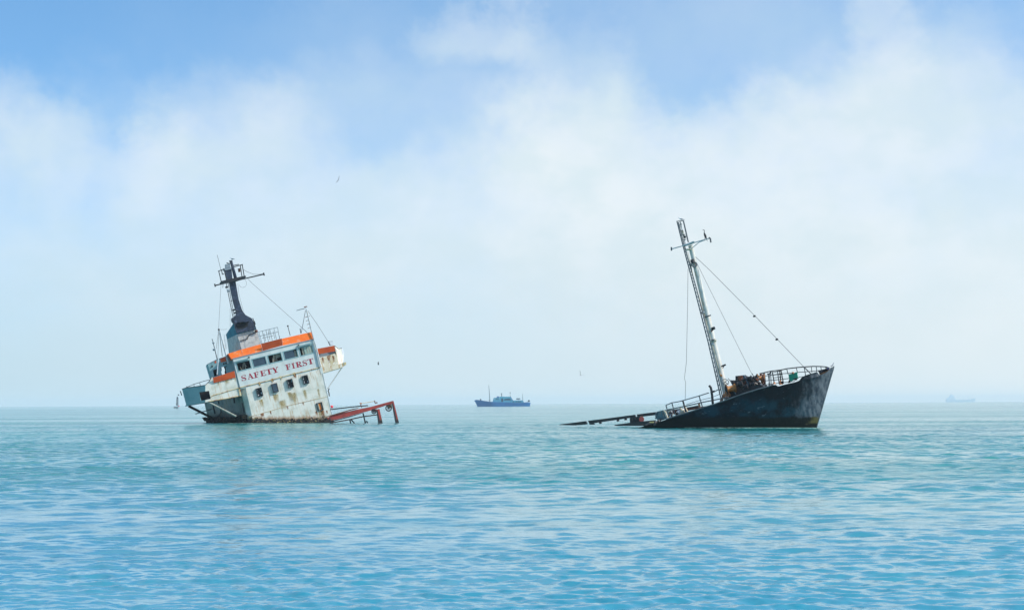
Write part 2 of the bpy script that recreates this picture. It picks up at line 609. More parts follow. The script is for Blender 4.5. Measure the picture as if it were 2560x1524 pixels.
M['growth'] = paint('marine_growth', lin(30, 30, 26), lin(66, 50, 26), rust=.35, rough=.9, scale=3)
M['growth_pale'] = plain('barnacles', lin(150, 138, 96), .9, var=.6)
M['red_steel'] = paint('red_lead_paint', lin(160, 56, 48), lin(128, 48, 42), rust=.4, rough=.7, scale=1.6, tide=(.35, .6, lin(110, 66, 48), lin(40, 34, 32)))
M['rust'] = paint('rusty_iron', lin(120, 66, 44), lin(82, 50, 40), rust=.6, rough=.8, scale=2)
M['orange_plate'] = paint('orange_rust_plate', lin(196, 104, 20), lin(150, 76, 24), rust=.4, scale=3)
M['lamp_white'] = plain('lamp_housing', lin(214, 220, 224), .4)
M['gull_white'] = plain('gull_white', lin(214, 220, 226), .7, var=.1)
M['gull_grey'] = plain('gull_grey', lin(126, 134, 144), .7)
M['bird_black'] = plain('bird_black', lin(40, 42, 46), .7)

A1 = V(430, 780, .24067); A2 = V(500, 620, .16176); A3 = V(580, 800, .12034); A4 = V(440, 880, .12806)
A5 = V(640, 900, .11456); A6 = V(790, 980, .09226); A7 = V(520, 740, .10782); A8 = V(730, 750, .08762)

# ------------------------------------------------------------------ the leaning bridge house
LF = Frame(on_water(*A1(1225, 1152)), 17, 13.8, -4)
P = LF.P


def pts(win, coords, y=0.0, fr=None):
    return [(fr or LF).P(win(*c), y) for c in coords]


def rectxz(win, quad, y=0.0, fr=None):
    q = pts(win, quad, y, fr)
    x0 = (q[0].x + q[3].x) / 2; x1 = (q[1].x + q[2].x) / 2
    z1 = (q[0].z + q[1].z) / 2; z0 = (q[2].z + q[3].z) / 2
    return x0, x1, z0, z1


def rect(x0, x1, z0, z1, y):
    return [(x0, y, z0), (x1, y, z0), (x1, y, z1), (x0, y, z1)]


ship = empty('wrecked_bridge_house', LF, 'leaning white ship bridge house lettered SAFETY FIRST in red, standing in the sea', 'shipwreck')

# lower house: a tapered box with a bevelled near corner
tl, tr = P(A1(722, 792)), P(A1(1562, 585))
bl, br = P(A1(806, 1200)), P(A1(1690, 1200))
bl = bl + (bl - tl) * .35
br = br + (br - tr) * .2
DEEP, FLARE = 13.5, 2.7           # the house widens towards the stern
def foot(l, r, z):
    return [(l.x + .45, 0, z), (r.x, 0, z), (r.x, DEEP, z), (l.x - FLARE, DEEP, z), (l.x, .55, z)]
top_z = (tl.z + tr.z) / 2 - .02
MB().hexa(foot(bl, br, min(bl.z, br.z) - 1.5), foot(tl, tr, top_z)).build('lower_house', M['white'], ship)

# slab on the side wall: wing shade painted in, with grime and weed
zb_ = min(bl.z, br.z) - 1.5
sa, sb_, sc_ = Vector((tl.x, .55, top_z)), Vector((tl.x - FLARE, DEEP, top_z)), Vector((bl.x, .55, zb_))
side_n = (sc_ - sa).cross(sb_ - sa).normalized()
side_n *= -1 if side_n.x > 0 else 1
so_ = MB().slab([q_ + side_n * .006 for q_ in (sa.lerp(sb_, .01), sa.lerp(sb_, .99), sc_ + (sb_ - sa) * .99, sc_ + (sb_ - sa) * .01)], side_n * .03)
so_.build('shaded_side_plating', paint('shaded_grimy_side_paint', lin(136, 142, 132), lin(92, 98, 92), rust=.3, streak=.8, tide=(.9, 1.6, lin(70, 62, 48), lin(26, 26, 24))), ship)

# wheelhouse with five window openings
xl, xr = P(A1(672, 640)).x, P(A1(1506, 430)).x
zt = (P(A1(640, 492)).z + P(A1(1470, 282)).z) / 2
WIN = [rectxz(A1, q) for q in (
    [(672, 535), (808, 503), (825, 590), (690, 622)], [(834, 495), (969, 458), (985, 540), (850, 576)],
    [(993, 450), (1130, 414), (1146, 496), (1010, 531)], [(1157, 410), (1292, 374), (1308, 455), (1172, 489)],
    [(1320, 371), (1453, 336), (1469, 418), (1336, 452)])]
z0w = sum(q[2] for q in WIN) / 5
z1w = sum(q[3] for q in WIN) / 5
WIN = [(a, b_, z0w, z1w) for a, b_, _, _ in WIN]
MB().slab(rect(xl, xr, top_z, zt, 0), .12, [rect(a, b_, c, d, 0) for a, b_, c, d in WIN]).build('wheelhouse_front', M['white_clean'], ship)
mb = MB()
WD = 7.0
mb.box(((xl + .06), .12 + WD / 2, (top_z + zt) / 2), (.12, WD, zt - top_z - .004))
mb.box(((xr - .06), .12 + WD / 2, (top_z + zt) / 2), (.12, WD, zt - top_z - .004))
mb.box(((xl + xr) / 2, WD + .18, (top_z + zt) / 2), (xr - xl, .12, zt - top_z))
mb.build('wheelhouse_wall', M['white_clean'], ship)
MB().box(((xl + xr) / 2, WD / 2 + .1, zt + .05), (xr - xl + .1, WD + .35, .1)).build('wheelhouse_roof', M['grey_steel'], ship)
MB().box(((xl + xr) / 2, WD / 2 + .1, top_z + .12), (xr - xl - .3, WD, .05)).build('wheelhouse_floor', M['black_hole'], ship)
MB().box(((xl + xr) / 2, 2.6, (top_z + zt) / 2), (xr - xl - .3, .05, zt - top_z - .2)).build('wheelhouse_shade_bulkhead', M['black_hole'], ship)
for k, (a, b_, c, d) in enumerate(WIN):
    f = MB().slab(rect(a - .07, b_ + .07, c - .07, d + .07, -.03), .05, [rect(a + .03, b_ - .03, c + .03, d - .03, -.03)]).build('window', M['wing_shade_blue'], ship)
    if k in (1, 3):
        x1 = b_ if k == 1 else a + (b_ - a) * .76
        MB().box(((a + x1) / 2, .07, (c + d) / 2), (x1 - a, .02, d - c)).build('pane', M['pane'], f)
    if k == 3:
        MB().slab([(b_ - .34, .2, c + .05), (b_ - .05, .2, c), (b_ - .1, .2, d - .2), (b_ - .28, .2, d - .1)], .03).build('torn_curtain', M['debris'], f)
    if k == 4:
        MB().box(((a + b_) / 2 + .25, .07, (c + d) / 2), ((b_ - a) * .62, .02, d - c)).build('pane', M['pane_pale'], f)
        MB().box((a + .42, .16, (c + d) / 2), (.26, .03, d - c - .1)).build('torn_curtain', M['debris'], f)
        for e in (.86, 1.12, 1.34):
            MB().box((a + e, .05, (c + d) / 2 + .03), (.07, .015, d - c - .12)).build('torn_curtain', M['debris'], f)
    if k in (0, 2):
        mb = MB()
        w_ = b_ - a
        for (u0, v0, u1, v1, r) in ((.40, .0, .52, .8, .05), (.55, .95, .72, .35, .035), (.66, .9, .6, .1, .05), (.25, .5, .3, .1, .03)) if k == 0 else \
                ((.35, .0, .5, .95, .08), (.5, .1, .58, .9, .05), (.3, .0, .36, .6, .04), (.62, 0, .66, .5, .05)):
            mb.tube([(a + w_ * u0, .5, c + (d - c) * v0), (a + w_ * u1, .4, c + (d - c) * v1)], r, 6)
        if k == 2:
            mb.box((a + w_ * .80, .45, c + (d - c) * .72), (w_ * .36, .05, (d - c) * .44))
        mb.build('hanging_lining', M['debris'], f)
    if k in (0, 4):
        MB().slab([(a - .12, -.05, d + .22), (b_ + .05, -.05, d + .22), (b_ + .05, -.32, d + .12), (a - .12, -.32, d + .12)], (0, 0, .05)).build('window_visor', M['wing_shade_blue'], ship)
        MB().ball((a + .02 if k == 4 else b_, -.12, d + .3), .1, 8).build('deck_lamp', M['dark'], ship)
MB().tube(pts(A1, [(703, 783), (860, 744), (1020, 705), (1200, 655), (1380, 612), (1540, 572)], -.05), .05, 6).build('ledge', M['ledge'], ship)
mb = MB()
for (x, y) in ((905, 735), (1035, 700), (1125, 668), (1265, 632)):
    p = P(A1(x, y), -.06)
    mb.slab([(p.x - .13, -.06, p.z + .05), (p.x + .13, -.06, p.z + .05), (p.x + .03, -.05, p.z - .35)], .04)
mb.build('ledge_bracket', M['ledge'], ship)
MB().tube(pts(A1, [(806, 1086), (900, 1058), (1000, 1030), (1200, 972), (1400, 925), (1622, 874)], -.015), .022, 6).build('weld_seam', M['ledge'], ship)
MB().tube(pts(A1, [(1566, 640), (1662, 1058)], -.01), .035, 6).build('sunlit_edge', M['lamp_white'], ship)  # white tube painted as the sunlit strip of the right side
# step of plating under the wing on the sunny corner
MB().slab(pts(A1, [(1530, 572), (1560, 566), (1572, 634), (1548, 644)], -.03), 1.5).build('corner_gusset', M['white_clean'], ship)

# orange roof parapet in four bent panels
def panel(name, win, quad, y_top, y_bot, thick, mat):
    a, b_ = P(win(*quad[0]), y_top), P(win(*quad[1]), y_top)
    c, d = P(win(*quad[2]), y_bot), P(win(*quad[3]), y_bot)
    return MB().slab([a, b_, c, d], thick).build(name, mat, ship)
panel('roof_parapet', A1, [(585, 430), (716, 388), (737, 459), (625, 495)], .05, -.02, .06, M['orange'])
panel('roof_parapet', A1, [(719, 387), (924, 331), (941, 401), (739, 458)], .08, -.02, .06, M['orange'])
panel('roof_parapet', A1, [(926, 327), (1140, 272), (1149, 345), (943, 402)], -.42, -.03, .06, M['orange_red'])  # shade of the out-leaning panel also put into its darker colour
panel('roof_parapet', A1, [(1142, 275), (1447, 205), (1472, 280), (1151, 346)], .06, -.02, .06, M['orange'])
q = pts(A1, [(585, 430), (625, 495)], .0)
MB().slab([q[0], q[1], q[1] + Vector((.15, 5.5, 0)), q[0] + Vector((.15, 5.5, 0))], (-.05, 0, 0)).build('side_parapet', M['orange_red'], ship)

# ------- left wing of the bridge
inner = [(345, 760), (388, 718), (412, 672), (428, 680), (655, 612), (690, 782), (720, 865), (380, 928), (345, 936), (345, 910), (402, 900), (385, 815), (345, 822)]
MB().slab(pts(A1, inner, .12), .07).build('wing_bulwark', M['white'], ship)
b0 = P(A1(345, 850), .12)
beta = R(38)
nrm = Vector((-math.sin(beta), -math.cos(beta), 0))
outer = [(345, 760), (250, 773), (150, 785), (105, 800), (128, 890), (150, 972), (250, 955), (345, 936), (345, 910), (300, 921), (280, 830), (345, 822)]
po = [LF.plane(A1(*c), b0, nrm) for c in outer]
MB().slab(po, nrm * -.07).build('wing_bulwark', M['wing_shade_blue'], ship)  # shade of this turned plate put into its bluer, darker colour
# floor of the wing; a black plate stands for the shade inside
fl = [P(A1(720, 862), .2), P(A1(380, 925), .2), LF.plane(A1(150, 969), b0, nrm) + Vector((.05, .1, 0))]
bk = [p + Vector((0, 2.4, 0)) for p in fl[::-1]]
MB().slab([p for p in fl] + [Vector((fl[2].x, fl[2].y + 1.6, fl[2].z))] + bk[1:], (0, 0, .1)).build('wing_floor', M['grey_steel'], ship)
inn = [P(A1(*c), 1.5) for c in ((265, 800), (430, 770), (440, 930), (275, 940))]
MB().slab(inn, .05).build('wing_shade_plate', M['black_hole'], ship)
MB().tube(pts(A1, [(405, 878), (430, 862), (520, 838), (600, 812), (692, 786)], .09), .045, 6).build('wing_ledge', M['ledge'], ship)
MB().tube(pts(A1, [(381, 927), (550, 898), (722, 866)], .11), .05, 6).build('wing_ledge', M['ledge'], ship)
MB().slab(pts(A1, [(688, 784), (708, 780), (722, 864), (705, 868)], .02), .3).build('rust_corner', M['ledge'], ship)
panel('wing_dodger', A1, [(426, 680), (649, 609), (661, 677), (433, 735)], -.22, .0, .06, M['orange_red'])
mb = MB()
rail = [LF.plane(A1(*c), b0 + Vector((0, .1, 0)), nrm) for c in ((150, 780), (225, 748), (290, 728), (345, 712))] + [P(A1(378, 703), .2), P(A1(392, 706), .2), P(A1(394, 718), .2), P(A1(378, 735), .2)]
mb.tube(rail, .032, 6)
for a, c in (((150, 768), (152, 786)), ((226, 748), (232, 774)), ((287, 729), (294, 762))):
    mb.tube([LF.plane(A1(*a), b0 + Vector((0, .1, 0)), nrm), LF.plane(A1(*c), b0 + Vector((0, .1, 0)), nrm)], .03, 6)
mb.tube([LF.plane(A1(*c), b0, nrm) for c in ((103, 798), (150, 783), (250, 771), (345, 757))], .035, 6)
mb.tube([P(A1(*c), .1) for c in ((345, 757), (388, 716), (412, 672))], .035, 6)
mb.build('wing_rail', M['dark'], ship)
MB().tube([LF.plane(A1(*c), b0, nrm) + Vector((-.1, 0, 0)) for c in ((95, 815), (112, 862))], .05, 6).build('fender_bar', M['dark'], ship)

# shelter behind the left wing, seen through its broken doorway
SY = 1.3
hole1 = [(425, 602), (467, 587), (482, 655), (440, 668)]
hole2 = [(505, 574), (570, 556), (586, 636), (518, 652)]
MB().slab(pts(A1, [(377, 540), (465, 497), (565, 455), (625, 440), (680, 680), (425, 700)], SY), .08, [pts(A1, hole1, SY), pts(A1, hole2, SY)]).build('shelter_wall', M['wing_shade_blue'], ship)
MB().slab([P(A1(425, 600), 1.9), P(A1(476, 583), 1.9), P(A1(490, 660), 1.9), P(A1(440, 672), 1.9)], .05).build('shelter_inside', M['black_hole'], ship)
mb = MB()
for c in ([(503, 575), (513, 572), (517, 600), (511, 622), (520, 650), (513, 652)], [(537, 565), (572, 553), (588, 637), (553, 645), (546, 622), (551, 600)]):
    mb.slab(pts(A1, c, SY + .12), .05)
mb.build('shelter_inside', M['black_hole'], ship)
MB().slab(pts(A1, [(557, 570), (572, 566), (582, 632), (566, 637)], SY + .04), .05).build('shelter_inside', M['wing_shade_blue'], ship)
q = pts(A1, [(377, 540), (465, 497), (625, 440)], SY)
MB().slab(q + [p + Vector((0, 2.0, .02)) for p in q[::-1]], (0, 0, .08)).build('shelter_roof', M['grey_steel'], ship)
MB().slab([P(A1(377, 540), SY), P(A1(425, 700), SY), P(A1(425, 700), SY) + Vector((0, 2, 0)), P(A1(377, 540), SY) + Vector((0, 2, 0))], (-.06, 0, 0)).build('shelter_side', M['wing_shade_blue'], ship)
MB().slab(pts(A1, [(500, 486), (558, 458), (570, 507), (508, 522)], SY - .04), .03).build('shelter_board', M['orange_red'], ship)
MB().slab(pts(A1, [(441, 511), (458, 503), (462, 524), (446, 530)], SY - .04), .03).build('shelter_board', M['orange_red'], ship)
mb = MB()
for c in ((418, 562), (538, 535), (560, 530)):
    mb.ball(P(A1(*c), SY - .05), .1, 8)
mb.build('shelter_lamp', M['dark'], ship)

# struts under the left wing
def side(c):
    return LF.plane(A4(*c), sa + side_n * .08, side_n)
MB().tube([P(A4(615, 962), .25), P(A4(1175, 1250), .1)], .10, 10).build('wing_strut', M['strut'], ship)
for d in (0, .22):
    MB().tube([P(A4(250, 1038), 2.2) + Vector((0, d, -d * .6)), side((725, 1282)) + Vector((0, d, -d * .5))], .085, 8).build('wing_strut', M['dark'], ship)
MB().tube([P(A4(383, 1202), 2.1), side((690, 1110))], .05, 6).build('bent_rod', M['dark'], ship)
mb = MB()
xs = bl.x + (tl.x - bl.x) * .5
for seq, r in (([(1125, 880), (1145, 990)], .1), ([(830, 950), (838, 1010)], .08), ([(870, 1070), (880, 1170), (820, 1260)], .06), ([(720, 1010), (760, 1200)], .09), ([(1290, 990), (1330, 1180)], .05)):
    mb.tube([side(c) for c in seq], r, 6)
mb.build('side_pipe', M['dark'], ship)

# ------- right wing
MB().slab(pts(A1, [(1500, 382), (1688, 346), (1730, 540), (1540, 572)], .75), .08).build('wing_back_plate', M['grey_steel'], ship)
panel('wing_dodger', A1, [(1503, 381), (1686, 346), (1697, 405), (1512, 437)], -.12, .06, .07, M['orange_red'])
MB().slab(pts(A1, [(1519, 478), (1560, 463), (1640, 445), (1690, 428), (1713, 452), (1728, 540), (1540, 572)], .15), .07).build('wing_bulwark', M['cream'], ship)
r0 = P(A1(1690, 450), .12)
nr_ = Vector((math.sin(R(40)), -math.cos(R(40)), 0))
ro = [LF.plane(A1(*c), r0, nr_) for c in ((1689, 347), (1735, 374), (1760, 378), (1786, 440), (1778, 524), (1727, 541), (1712, 452))]
MB().slab(ro, nr_ * -.07).build('wing_bulwark', M['white'], ship)
MB().slab([LF.plane(A1(*c), r0, nr_) for c in ((1755, 374), (1771, 378), (1788, 436), (1784, 444), (1768, 442))], nr_ * -.4).build('wing_lamp_box', M['lamp_white'], ship)
MB().slab(pts(A1, [(1540, 573), (1728, 541), (1803, 520), (1808, 545), (1772, 571), (1567, 632), (1552, 600)], .1), 2.0).build('wing_floor', M['cream'], ship)
MB().slab(pts(A1, [(1785, 522), (1807, 518), (1811, 546), (1790, 552)], .05), .4).build('rust_corner', M['ledge'], ship)
MB().tube([P(A1(1768, 572), .9), P(A1(1616, 796), .9)], .07, 8).build('wing_strut', M['pipe_grey'], ship)
MB().tube([P(A1(*c), .6) for c in ((1634, 792), (1622, 815), (1630, 835), (1634, 872))], .06, 6).build('hanging_rope', M['dark'], ship)
MB().slab(pts(A8, [(1052, 1162), (1160, 1150), (1192, 1262), (1100, 1286)], .2), .5).build('searchlight', M['lamp_white'], ship)
MB().tube(pts(A8, [(1215, 1298), (1270, 1345), (1330, 1383), (1375, 1378), (1425, 1358)], .3), .03, 6).build('loose_cable', M['dark'], ship)

# ------- portholes on the lower house
for k, qd in enumerate(([(872, 790), (930, 780), (948, 870), (890, 881)], [(1032, 745), (1092, 733), (1108, 825), (1048, 836)], [(1192, 700), (1250, 690), (1268, 776), (1210, 788)], [(1350, 660), (1410, 650), (1425, 736), (1370, 749)])):
    a, b_, c, d = rectxz(A1, qd, -.2)
    rim = MB().slab(rect(a, b_, c, d, -.24), .23, [rect(a + .07, b_ - .07, c + .07, d - .07, -.24)]).build('porthole', M['dark'], ship)
    MB().box(((a + b_) / 2, -.05 if k != 1 else -.2, (c + d) / 2), (b_ - a - .15, .03, d - c - .15)).build('pane', M['black_hole'] if k != 1 else M['pane'], rim)
    if k != 1:
        rnd = random.Random(k)
        mb = MB()
        for e in range(6):
            z_ = rnd.uniform(c + .12, d - .12)
            sx_ = (a + .08, 1) if rnd.random() < .6 else (b_ - .08, -1)
            h_ = rnd.uniform(.05, .16)
            mb.slab([(sx_[0], -.07 - .004 * e, z_ - h_), (sx_[0] + sx_[1] * rnd.uniform(.03, .13), -.07 - .004 * e, z_ + rnd.uniform(-.05, .05)), (sx_[0], -.07 - .004 * e, z_ + h_)], .003)
        mb.build('broken_glass', M['lamp_white'], rim)
a, b_, c, d = rectxz(A1, [(1497, 944), (1556, 931), (1577, 1011), (1517, 1026)], -.1)
rim = MB().slab(rect(a, b_, c, d, -.12), .11, [rect(a + .1, b_ - .1, c + .06, d - .06, -.12)]).build('rusted_opening', M['dark'], ship)
MB().box(((a + b_) / 2 + .03, -.02, (c + d) / 2), (b_ - a - .36, .03, d - c - .12)).build('orange_plate', M['orange_plate'], rim)
MB().box(((a + b_) / 2 - .1, -.04, (c + d) / 2), (.06, .03, d - c - .14)).build('orange_plate', M['ledge'], rim)
a, b_, c, d = rectxz(A1, [(876, 1110), (935, 1098), (946, 1160), (886, 1168)], -.03)
MB().box(((a + b_) / 2, -.02, (c + d) / 2), (b_ - a, .04, d - c)).build('low_opening', M['black_hole'], ship)

# ------- rust runs under the openings and along the ledges
def stain_mat(name, col, top):
    m, t, b = new_mat(name)
    g = t.n('ShaderNodeSeparateXYZ')
    tc = t.n('ShaderNodeTexCoord')
    t.set(g.inputs[0], tc.outputs['Generated'])
    n1 = t.noise(t.mapping(tc.outputs['Object'], (9, 9, 1.1)), 1.0, 5, .65)
    fx = t.math('MULTIPLY', t.ramp(g.outputs[0], 0, .35), t.ramp(g.outputs[0], 1, .65))
    fz = t.math('MULTIPLY', t.ramp(g.outputs[2], 0, .75), t.ramp(g.outputs[2], 1.0, .92))
    t.set(b.inputs['Alpha'], t.math('MULTIPLY', t.math('MULTIPLY', fx, fz), t.ramp(n1, .30, .62, .05, top)))
    t.set(b.inputs['Base Color'], col)
    b.inputs['Roughness'].default_value = .85
    return m
ochre, rusty = stain_mat('ochre_run', lin(176, 152, 88), .5), stain_mat('rust_run', lin(152, 92, 42), .8)
def stain(win, c, w_, h_, mat, y=-.004):
    p = P(win(*c), y)
    MB().box((p.x, y, p.z - h_ / 2), (w_, .004, h_)).build('rust_stain', mat, ship)
for c, w_, h_, mt in (((420, 740), .75, 1.0, ochre), ((720, 690), .45, 1.1, ochre), ((800, 700), .8, 1.6, ochre), ((1050, 640), .4, 1.3, ochre), ((100, 850), .5, 1.0, ochre), ((1440, 1090), .5, .9, rusty), ((1310, 1110), .3, .5, rusty), ((1400, 1100), .7, 1.0, ochre),
                      ((835, 290), .4, .6, rusty), ((535, 345), .25, .45, rusty), ((350, 395), .35, .5, rusty), ((70, 470), .25, .5, rusty), ((310, 1100), .2, .5, rusty), ((130, 1150), .5, .5, rusty), ((1350, 620), .3, 1.2, ochre), ((1540, 1090), .2, .5, rusty), ((680, 1000), .2, .5, rusty), ((1020, 905), .2, .5, rusty), ((560, 870), .9, 1.3, ochre)):
    stain(A5, c, w_, h_, mt)
for c, w_, h_ in (((600, 640), .35, .9), ((520, 660), .3, .8), ((640, 640), .3, 1.0), ((470, 700), .3, .8), ((560, 680), .6, .9)):
    stain(A1, c, w_, h_, ochre, .114)
for c, w_, h_ in (((1560, 470), .3, .8), ((1620, 450), .35, .9), ((1670, 450), .3, .8)):
    stain(A1, c, w_, h_, rusty, .144)
# ------- lettering
def letter(ch):
    """(heavy strokes, fine strokes) in a unit box."""
    def bar(x0, y0, x1, y1): return [(x0, y0), (x1, y0), (x1, y1), (x0, y1)]
    t_ = .085
    if ch == 'I': return [bar(.30, 0, .70, 1)], [bar(.08, 0, .92, t_), bar(.08, 1 - t_, .92, 1)]
    if ch == 'T': return [bar(.35, .03, .65, .97)], [bar(0, 1 - t_, 1, 1), bar(.18, 0, .82, t_), [(0, .76), (.05, .76), (.14, 1 - t_), (0, 1 - t_)], [(1, .76), (.95, .76), (.86, 1 - t_), (1, 1 - t_)]]
    if ch in 'FE':
        hv = [bar(.16, .03, .44, .97)]
        fi = [bar(0, 1 - t_, .92, 1), bar(.44, .48, .74, .48 + t_), bar(.70, .36, .77, .70), [(.92, .76), (.87, .76), (.78, 1 - t_), (.92, 1 - t_)]]
        if ch == 'F': return hv, fi + [bar(0, 0, .62, t_)]
        return hv, fi + [bar(0, 0, .95, t_), [(.97, .28), (.92, .28), (.80, t_), (.95, t_)]]
    if ch == 'A': return [[(.56, 1), (.68, 0), (.96, 0), (.62, 1), (.42, 1)][1:] + [(.40, .98)]], [[(.04, 0), (.13, 0), (.50, .95), (.42, 1)], bar(.26, .30, .70, .30 + t_), bar(-.04, 0, .26, t_), bar(.58, 0, 1.04, t_)]
    if ch == 'Y': return [[(.08, 1), (.36, 1), (.64, .46), (.64, .03), (.36, .03), (.36, .46)]], [[(.80, 1), (.90, 1), (.64, .46), (.58, .52)], bar(-.02, 1 - t_, .46, 1), bar(.68, 1 - t_, 1.02, 1), bar(.2, 0, .8, t_)]
    if ch == 'R': return [bar(.14, .03, .40, .97), [(.40, .52), (.60, .52), (1.0, 0), (.72, 0)], [(.60, .97), (.78, .93), (.88, .80), (.86, .64), (.72, .53), (.58, .52), (.64, .64), (.66, .78), (.62, .90)]], \
        [bar(0, 1 - t_, .64, 1), bar(0, 0, .54, t_), bar(.40, .49, .62, .49 + t_), bar(.66, 0, 1.04, t_)]
    if ch == 'S':
        path = [(.84, .74), (.80, .88), (.56, .97), (.30, .93), (.15, .78), (.22, .62), (.45, .52), (.70, .42), (.84, .26), (.74, .08), (.48, .02), (.22, .08), (.14, .27)]
        wd = [.05, .06, .07, .10, .15, .2, .22, .22, .17, .11, .07, .06, .05]
        out = []
        for i in range(len(path) - 1):
            (x0, y0), (x1, y1) = path[i], path[i + 1]
            L_ = math.hypot(x1 - x0, y1 - y0)
            nx, ny = -(y1 - y0) / L_, (x1 - x0) / L_
            a_, b2 = wd[i] / 2, wd[i + 1] / 2
            out.append(([(x0 + nx * a_, y0 + ny * a_), (x1 + nx * b2, y1 + ny * b2), (x1 - nx * b2, y1 - ny * b2), (x0 - nx * a_, y0 - ny * a_)], wd[i] + wd[i + 1] > .2))
        hv = [o for o, h in out if h]
        fi = [o for o, h in out if not h] + [[(.78, .70), (.90, .70), (.90, 1), (.84, 1)], [(.08, 0), (.14, 0), (.22, .30), (.08, .30)]]
        return hv, fi


lz0 = sum(P(A3(*c)).z for c in ((215, 1270), (930, 1090), (1140, 1032), (1650, 905))) / 4
lz1 = lz0 + .60
for ch, a, b_ in (('S', 192, 305), ('A', 328, 442), ('F', 458, 568), ('E', 588, 708), ('T', 712, 832), ('Y', 836, 968), ('F', 1118, 1226), ('I', 1238, 1310), ('R', 1326, 1452), ('S', 1462, 1564), ('T', 1572, 1692)):
    mid = lambda x: P(A3(x, 1090 - (x - 930) * .257 - 55)).x
    xa, xb = mid(a), mid(b_)
    hv, fi = letter(ch)
    heavy = MB()
    for group, y0, m_ in ((hv, -.012, heavy), (fi, -.010, heavy)):
        for j, pl in enumerate(group):
            yy = y0 - .0015 * j
            m_.slab([(xa + (xb - xa) * u_, yy, lz0 + (lz1 - lz0) * v_) for u_, v_ in pl], -yy - .001)
    heavy.build('letter', M['red_letter'], ship, each=False, label='dark red letter %s of SAFETY FIRST' % ch)

# ------- funnel, black top and radar mast
FY = 4.5
fb = pts(A1, [(733, 415), (925, 355)], FY); ft = pts(A1, [(676, 230), (877, 180)], FY)
bb = pts(A7, [(500, 1420)], FY + 4); bt = pts(A7, [(440, 1000)], FY + 4)
fb = [fb[0] + (fb[0] - ft[0]) * .6, fb[1] + (fb[1] - ft[1]) * .6]
bb0 = bb[0] + (bb[0] - bt[0]) * .8
wv_ = fb[1] - fb[0]; wt_ = ft[1] - ft[0]
MB().hexa([fb[0], fb[1], bb0 + wv_, bb0], [ft[0], ft[1], bt[0] + wt_, bt[0]]).build('funnel', paint('funnel_grey', lin(196, 196, 190), lin(160, 162, 158), rust=.35, streak=.6, scale=2.2), ship)
MB().hexa([ft[0], ft[1], bt[0] + wt_, bt[0]], [P(A7(592, 620), FY), P(A7(1045, 600), FY), P(A7(415, 890), FY + 4) + wt_ * .9, P(A7(415, 890), FY + 4)]).build('funnel_band', M['blue'], ship)
blk = [(570, 1312), (852, 1256), (842, 1200), (825, 1140), (800, 1083), (748, 1056), (700, 1028), (652, 960), (600, 800), (575, 660), (548, 500), (452, 520), (482, 680), (520, 850), (545, 940), (562, 990), (547, 1045), (520, 1160)]
MB().slab(pts(A2, blk, FY - .35), .33).build('mast_front', M['black'], ship)
MB().slab(pts(A2, [(600, 800), (575, 660), (548, 500), (452, 520), (482, 680), (520, 850), (562, 990), (652, 970)], FY), .5).build('mast_trunk', M['black'], ship)
q = pts(A2, [(547, 1045), (515, 1062), (490, 1080), (487, 1105), (500, 1140), (530, 1165), (560, 1150)], FY - .3)
MB().slab(q, .6).build('exhaust_bend', M['black'], ship)
MB().slab(pts(A7, [(640, 655), (720, 612), (860, 606), (962, 575), (922, 640), (916, 700), (850, 742), (700, 765), (660, 720)], FY - .37), .03).build('exhaust_mouth', M['black_hole'], ship)
lip = pts(A7, [(700, 606), (780, 590), (862, 596), (966, 570)], FY - .36)
MB().slab(lip + [p + Vector((0, -.4, -.06)) for p in lip[::-1]], (0, 0, .07)).build('exhaust_hood', M['black'], ship)
mb = MB()
for a, c in (((815, 1080), (870, 1270)), ((838, 1125), (856, 1180))):
    mb.tube(pts(A2, [a, c], FY - .2), .05, 6)
mb.build('funnel_pipe', M['dark'], ship)
MB().tube(pts(A1, [(710, 297), (783, 277), (797, 238), (880, 205)], FY - .12), .05, 6).build('funnel_pipe', M['dark'], ship)
MB().ball(P(A1(877, 197), FY - .2), .17, 10).build('whistle', M['rust'], ship)
YM = FY - .6
MB().slab(pts(A2, [(328, 508), (700, 424), (716, 440), (640, 470), (560, 495), (332, 534)], YM - .3), 1.6).build('mast_platform', M['dark'], ship)
yard = MB().tube(pts(A2, [(232, 577), (988, 402)], YM - .4), .07, 8).build('yard', M['dark'], ship)
mb = MB()
for c in ((232, 574), (988, 402)):
    p = P(A2(*c), YM - .4)
    mb.tube([p + Vector((0, 0, -.17)), p + Vector((0, 0, .17))], .08, 8)
mb.build('yard_knob', M['dark'], yard)
mb = MB()
for a, c in (((290, 355), (330, 525)), ((372, 328), (408, 490)), ((335, 345), (345, 405)), ((622, 260), (648, 440)), ((652, 252), (682, 430)), ((280, 358), (372, 322)), ((522, 292), (662, 252)), ((520, 268), (600, 252)), ((345, 405), (372, 400))):
    mb.tube(pts(A2, [a, c], YM - .25), .05, 6)
mb.build('mast_rail', M['dark'], ship)
drum = MB().slab(pts(A2, [(383, 345), (488, 320), (502, 468), (424, 490)], YM), .7).build('radar_cabinet', M['black'], ship)
MB().slab(pts(A2, [(362, 312), (478, 300), (492, 322), (378, 346)], YM - .1), .8).build('cabinet_lid', M['grey_steel'], drum)
MB().slab(pts(A2, [(390, 252), (464, 238), (472, 296), (396, 306)], YM), .45).build('radar_scanner', M['grey_steel'], ship)
MB().tube(pts(A2, [(410, 228), (440, 238), (480, 236)], YM + .2), .06, 6).build('horn', M['dark'], ship)
MB().tube(pts(A2, [(478, 192), (552, 478)], YM + .3), .15, 10, .2).build('mast_post', M['black'], ship)
MB().tube(pts(A2, [(452, 205), (500, 195)], YM + .3), .08, 8).build('post_cap', M['dark'], ship)
